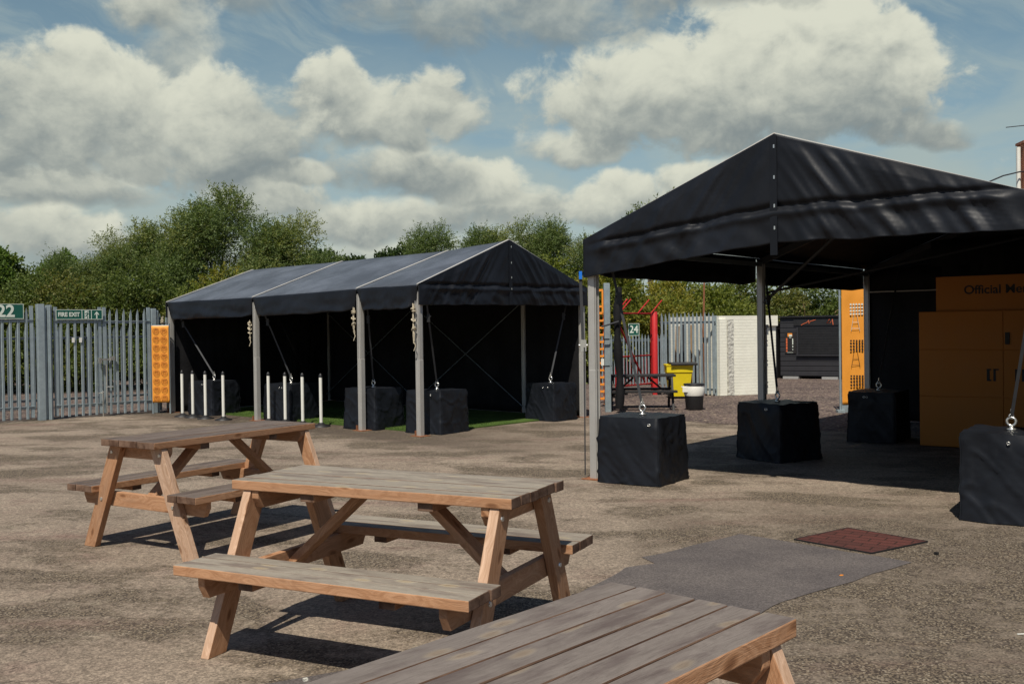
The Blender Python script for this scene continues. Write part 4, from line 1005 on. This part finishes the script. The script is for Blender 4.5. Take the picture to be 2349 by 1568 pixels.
# ------------------------------------------------------------------ far buildings
T = thing('brick_house', 'brick house whose chimney rises over the marquee roof at the right edge', 'house', (24.0, 42, 0), -.1)
g = MB(); g.box((0, 0, 2.7), (7, 7, 5.4)); g.build('wall', M['brick'], T)
g = MB(); g.add([(-3.8, -3.8, 5.3), (3.8, -3.8, 5.3), (3.8, 3.8, 5.3), (-3.8, 3.8, 5.3), (-2.4, 0, 7.2), (3.8, 0, 7.2)], [(0, 1, 5, 4), (1, 2, 5), (2, 3, 4, 5), (3, 0, 4)]); g.build('roof', M['slate'], T)
for x in (-1.8, 1.8): g = MB(); g.box((x, -3.52, 3.9), (1.2, .06, 1.3)); g.build('window', M['slate'], T)
px = 2339; d = 38.6; X = (px - 1174.5) / F_ * d
CH = MB(); CH.box((0, 0, 0), (.7, .7, 3.4)); inv = T.matrix_basis.inverted()
q = Matrix.Rotation(.1, 3, 'Z') @ (Vector((X + .62, d + .3, 7.35)) - Vector((24.0, 42, 0)))
CH = MB(); CH.box(q, (.7, .7, 3.0)); CH.box(q + Vector((0, 0, 1.45)), (.80, .80, .10)); ch = CH.build('chimney', M['brick'], T)
g = MB(); g.tube([q + Vector((-.48, -.1, -1.5)), q + Vector((-.48, -.1, 1.28))], .085, 10); g.build('flue_pipe', M['white'], T)
g = MB(); r = q + Vector((-.30, -.38, 0)); g.tube([r + Vector((0, 0, -1)), r + Vector((0, 0, 2.7))], .022, 6); g.tube([r + Vector((-.75, 0, 2.02)), r + Vector((.3, 0, 2.1))], .018, 6)
for k in range(4): g.tube([r + Vector((.05 + .12 * k, -.2, 2.5)), r + Vector((.05 + .12 * k, .2, 2.5))], .010, 5)
g.tube([r + Vector((-.05, 0, 2.5)), r + Vector((.6, 0, 2.5))], .012, 5); g.build('aerial', M['blackp'], T)
g = MB(); pa = at(2270, 437); 
g.tube([Vector((X - 2.3, d - .8, 1.7 + (745 - 445) / F_ * d)), Vector((X - .8, d - .4, 1.7 + (745 - 410) / F_ * d)), Vector((X + .05, d, 1.7 + (745 - 398) / F_ * d)), Vector((X + .9, d, 1.7 + (745 - 396) / F_ * d))], .030, 6); o = g.build('roof_cable', M['blackp']); tag(o, 'thick black cable running from the chimney down behind the marquee roof', 'cable')
T = thing('far_shed', 'distant grey roofed shed showing above the hedge at the left edge', 'shed', (-26.5, 46, -.45), .1)
g = MB(); g.box((0, 0, 1.9), (9, 6, 3.8)); g.build('wall', M['sheet'], T)
g = MB(); g.grid(lambda u, v: Vector((-4.7 + 9.4 * u, -3.2 + 6.4 * v, 3.75 + 1.2 * math.sin(math.pi * v) + .03 * math.sin(u * 120))), 60, 12); g.build('roof', M['sheet'], T)

# ------------------------------------------------------------------ vegetation
def leaves(name, centers, radii, ntw, nl, ll, lw, up, seed, mt, droop=.2, tl=.5, parent=None, spread=.9):
    """twigs rooted inside each clump; leaves set along every twig"""
    rg = np.random.default_rng(seed); C = np.array(centers, float); R = np.array(radii, float)
    wgt = (R[:, 0] * R[:, 1] * R[:, 2]) ** (2 / 3); wgt /= wgt.sum()
    ci = rg.choice(len(C), ntw, p=wgt)
    d = rg.normal(size=(ntw, 3)); d /= np.linalg.norm(d, axis=1)[:, None]
    rr = rg.random(ntw) ** .45
    base = C[ci] + d * R[ci] * rr[:, None]
    td = d * spread + np.array([0, 0, up]) + rg.normal(size=(ntw, 3)) * .35; td /= np.linalg.norm(td, axis=1)[:, None]
    TL = tl * rg.uniform(.5, 1.3, ntw)
    s = (np.arange(nl) + .5) / nl
    P = base[:, None] + td[:, None] * (TL[:, None] * s)[..., None]; P[..., 2] -= droop * (s ** 2)[None] * TL[:, None]
    P = P.reshape(-1, 3) + rg.normal(size=(ntw * nl, 3)) * .02 * tl * 2
    ax = np.repeat(td, nl, 0) * .8 + rg.normal(size=(ntw * nl, 3)) * .55; ax[:, 2] -= droop * .8; ax /= np.linalg.norm(ax, axis=1)[:, None]
    sd = np.cross(ax, rg.normal(size=ax.shape)); sd /= np.linalg.norm(sd, axis=1)[:, None]
    n = len(P); l = ll * rg.uniform(.7, 1.3, n)[:, None]; w = lw * rg.uniform(.7, 1.3, n)[:, None]
    V = np.empty((n, 4, 3)); V[:, 0] = P; V[:, 1] = P + ax * l * .45 + sd * w / 2; V[:, 2] = P + ax * l; V[:, 3] = P + ax * l * .45 - sd * w / 2
    me = bpy.data.meshes.new(name); me.vertices.add(n * 4); me.vertices.foreach_set('co', V.ravel()); me.loops.add(n * 4); me.loops.foreach_set('vertex_index', np.arange(n * 4, dtype='i'))
    me.polygons.add(n); me.polygons.foreach_set('loop_start', np.arange(0, n * 4, 4, dtype='i'))
    a = me.attributes.new('lid', 'FLOAT', 'POINT'); a.data.foreach_set('value', np.repeat(rg.random(n), 4).astype('f'))
    cl = rg.random(len(C)); tw = np.clip(cl[ci] * .75 + rg.random(ntw) * .35, 0, 1)
    a = me.attributes.new('lcl', 'FLOAT', 'POINT'); a.data.foreach_set('value', np.repeat(np.repeat(tw, nl), 4).astype('f'))
    me.update(); me.materials.append(mt)
    o = bpy.data.objects.new(name, me); COL.objects.link(o); o.parent = parent; return o
def tree(name, label, cat, x, y, lobes, seed, mt, ntw_, nl=12, ll=.11, lw=.030, up=.5, droop=.2, tl=.55, group='trees beyond the fence', sub=9, trunk=True):
    """lobes: (dx, dy, z, rx, rz) big masses, each split in smaller clumps"""
    ntw = int(ntw_ * (2.0 if ntw_ > 300 else 1)); random.seed(seed); T = thing(name, label, cat, (x, y, 0), 0, group)
    cs, rs = [], []; g = MB()
    for (dx, dy, z, rx, rz) in lobes:
        for k in range(sub):
            a = random.uniform(0, 6.28); e = random.uniform(-1, 1); q = math.sqrt(1 - e * e); r = random.uniform(.35, .80)
            c = Vector((dx + rx * q * math.cos(a) * r, dy + rx * q * math.sin(a) * r, z + rz * e * r)); c.z = max(.5, c.z)
            cs.append(c); f = random.uniform(.26, .46); rs.append((rx * f, rx * f, rz * f * 1.05))
            if trunk and k % 2 == 0:
                b = Vector((dx * .25, dy * .25, max(.4, z * .28))); mid = b.lerp(c, .5) + Vector((random.uniform(-.2, .2), random.uniform(-.2, .2), .15))
                g.tube([b, mid, c], [.05, .032, .012], 5, cap=False)
        if trunk: g.tube([(0, 0, 0), (dx * .12, dy * .12, z * .18), (dx * .4, dy * .4, z * .45), (dx * .85, dy * .85, z * .85)], [.16, .12, .08, .03], 7, cap=False)
    if trunk: g.build('trunk', M['bark'], T)
    leaves('crown', cs, rs, ntw, nl, ll, lw, up, seed, mt, droop, tl, T)
    return T
tree('willow_tree', 'tallest bushy willow with several rounded heads, behind the long marquee', 'tree', -11.6, 39.0,
     [(-.3, 0, 5.1, 1.5, 1.9), (-2.5, .4, 4.3, 1.05, 1.5), (2.0, .3, 4.6, 1.4, 1.5), (.9, -.4, 3.2, 1.7, 1.4), (-1.5, -.4, 2.9, 1.7, 1.4), (3.4, 0, 3.1, 1.2, 1.3), (-.5, -.2, 1.5, 2.6, 1.2), (3.3, .2, 1.8, 1.6, 1.2)], 41, M['lw'], 9800, 13, sub=13).scale = (1.14, 1.1, 1.06)
tree('willow_tree', 'sparse feathery willow left of the tallest tree, with thin upright tops', 'tree', -16.5, 38.0,
     [(-.95, 0, 3.9, .95, 1.15), (.75, 0, 4.2, 1.0, 1.4), (0, -.3, 3.0, 1.7, 1.4), (1.35, 0, 2.7, 1.2, 1.3), (-1.4, 0, 2.7, 1.2, 1.2)], 42, M['lw'], 4800, 12, ll=.105, lw=.026, up=.7, sub=10)
tree('small_tree', 'small bright green tree above the far shed at the left edge', 'tree', -22.3, 43.0, [(0, 0, 4.6, .95, 1.1), (.5, 0, 3.3, 1.3, 1.5)], 43, M['lf'], 1500, 9, ll=.16, lw=.09, up=.5, tl=.4)
tree('small_tree', 'small bright green bush top just left of the sparse willow', 'tree', -19.8, 43.0, [(0, 0, 4.5, .75, 1.0), (.2, 0, 3.2, 1.2, 1.4)], 44, M['lf'], 1200, 9, ll=.16, lw=.09, up=.5, tl=.4)
tree('round_tree', 'dark round topped tree showing just above the left of the marquee ridge', 'tree', -9.3, 48.0, [(0, 0, 4.4, 1.4, 1.3), (1.2, .3, 3.6, 1.8, 1.5)], 45, M['ld'], 2200, 9, ll=.17, lw=.10, up=.3, droop=.1, tl=.35)
tree('round_tree', 'dark green dome shaped tree above the middle of the marquee ridge', 'tree', -6.6, 44.0, [(-.7, 0, 3.8, 1.25, 1.5), (.9, .2, 4.2, 1.4, 1.4), (2.1, .1, 3.9, 1.1, 1.3), (.4, 0, 2.4, 2.8, 1.5)], 46, M['ld'], 4000, 9, ll=.16, lw=.09, up=.3, droop=.1, tl=.35)
for i, (x, y, l, s, t) in enumerate([
    (-3.2, 40.0, 'slender willow head right of the dome shaped tree', [(0, 0, 4.5, 1.0, 1.25), (.3, 0, 3.2, 1.7, 1.4)], 2600),
    (-.95, 40.0, 'upright willow head in the middle of the row behind the marquee ridge', [(0, 0, 4.7, 1.0, 1.25), (.2, 0, 3.2, 1.7, 1.5)], 2700),
    (.85, 39.0, 'tallest willow head of the row behind the marquee peak', [(-.2, 0, 4.9, .9, 1.25), (.7, 0, 4.7, .9, 1.1), (.2, 0, 3.0, 1.5, 1.4)], 2600),
    (3.0, 38.0, 'last willow head of the row, beside the near marquee roof corner', [(0, 0, 4.0, .9, 1.15), (.9, 0, 3.5, .9, 1.1), (.2, 0, 2.6, 1.5, 1.3)], 2300)]):
    tree('willow_tree', l, 'tree', x, y, s, 50 + i, M['lw'], t, 12, ll=.10, lw=.028, up=.7, sub=10)
tree('bush', 'large yellow green leafy bush filling the gap between the two marquees', 'bush', 1.9, 31.5, [(-.9, 0, 2.7, 1.3, 1.35), (.8, 0, 2.3, 1.5, 1.5), (2.2, 0, 2.0, 1.5, 1.4), (0, 0, 1.0, 2.2, 1.0)], 60, M['ly'], 4600, 11, ll=.10, lw=.055, up=.3, tl=.4, group='bushes along the far boundary', sub=12, trunk=False)
for i, (x, y, z, mt, l) in enumerate([(5.0, 33.5, 2.6, 'ly', 'olive green thicket above the red gate'), (8.2, 35.5, 2.7, 'lb', 'dense thicket above the white building'), (11.5, 37, 2.8, 'lb', 'tangled thicket with pale bare branches above the kiosk'), (15.5, 38, 2.9, 'ld', 'thicket beyond the kiosk toward the orange banner')]):
    T = tree('bush', l, 'bush', x, y, [(0, 0, z * .75, 1.9, 1.55), (1.6, .2, z * .6, 1.7, 1.5), (-1.4, .2, z * .55, 1.6, 1.4), (0, 0, .9, 2.8, .9)], 70 + i, M[mt], 4200, 11, ll=.11, lw=.055, up=.25, tl=.45, group='bushes along the far boundary', sub=11, trunk=False)
    if i >= 2:
        g = MB(); random.seed(i)
        for k in range(26):
            b = Vector((random.uniform(-2, 2), -1.6 + random.uniform(-.3, .3), random.uniform(1.0, 2.0))); e = b + Vector((random.uniform(-.9, .9), -.2, random.uniform(.1, .9))); g.tube([b, b.lerp(e, .5) + Vector((0, -.1, .15)), e], [.022, .015, .006], 5, cap=False)
        g.build('bare_branches', M['timb'], T)
tree('tall_tree', 'thin topped tree whose twigs poke above the near marquee roof', 'tree', 6.15, 40.0, [(.1, 0, 6.4, .40, .75), (-.85, 0, 5.6, .5, .85), (0, 0, 4.4, 1.0, 1.2)], 80, M['lw'], 290, 11, ll=.16, lw=.05, up=.8)
hd = [(-17.2, 30.5), (-14.6, 31.0), (-12.0, 31.6), (-9.6, 32.2), (-7.0, 33.0), (-4.2, 34)]
hl = ['bramble hedge mass at the left edge behind gate 22', 'bramble hedge mass above the wide gate post', 'bramble hedge mass above the fire exit sign', 'bramble hedge mass above the orange emblem banner', 'bramble hedge mass behind the left end of the long marquee roof', 'bramble hedge mass hidden mostly behind the long marquee']
for i, ((x, y), l) in enumerate(zip(hd, hl)):
    tree('hedge', l, 'hedge', x, y, [(0, -.4, 1.9, 1.5, .9), (1.3, 0, 1.7, 1.2, .9), (0, -.8, .8, 2.2, .9)] if i == 0 else [(0, -.4, 2.5, 1.5, 1.3), (1.1, -.2, 2.1, 1.5, 1.2), (-1.0, -.2, 2.0, 1.5, 1.2), (0, -.2, 1.5, 2, 1), (0, -.8, .8, 2.2, .9)], 90 + i, M['lb' if i % 2 == 0 else 'ly' if i == 3 else 'lb'], 3600, 11, ll=.085, lw=.05, up=.25, tl=.4, group='bramble hedge behind the palisade', sub=12, trunk=False)
tree('bush', 'dark leaved shrub rising from the hedge at the far left', 'bush', -17.6, 31.5, [(0, 0, 2.7, 1.0, .95), (-1.3, 0, 2.2, 1.0, .9)], 99, M['ld'], 1300, 9, ll=.13, lw=.08, up=.5, tl=.4, group='bushes along the far boundary', trunk=False)

# small litter
random.seed(77)
def bit(name, label, cat, x, y, z, pts, th, mt, rz):
    g = MB(); n = len(pts); g.add([(a, b, c) for c in (.004, .004 + th) for a, b in pts], [tuple(range(n))[::-1], tuple(range(n, 2 * n))] + [(k, (k + 1) % n, n + (k + 1) % n, n + k) for k in range(n)])
    o = g.build(name, mt); o.location = (x, y, z); o.rotation_euler = (0, 0, rz); tag(o, label, cat)
P_ = at(2345, 1455); bit('paper_scrap', 'thin white paper scrap lying on the gravelly ground at the right', 'litter', P_.x, P_.y, 0, [(-.03, -.004), (.03, -.006), (.031, .005), (-.027, .006)], .003, M['white'], .1)
P_ = at(1930, 1320); bit('fallen_leaf', 'small orange fallen leaf on the grey asphalt patch', 'leaf', P_.x, P_.y, 0, [(-.018, 0), (0, -.012), (.02, 0), (.004, .012)], .003, M['orangeb'], .4)
P_ = at(2148, 1272); bit('pebble', 'dark pebble near the red brick manhole cover', 'pebble', P_.x, P_.y, 0, [(-.018, -.01), (.01, -.016), (.02, .006), (-.006, .015)], .016, M['black'], .9)
P_ = at(700, 1562); bit('pebble', 'pale pebble on the dark ground below the middle table', 'pebble', P_.x, P_.y, 0, [(-.014, -.008), (.01, -.012), (.015, .006), (-.006, .012)], .012, M['rough'], .9)
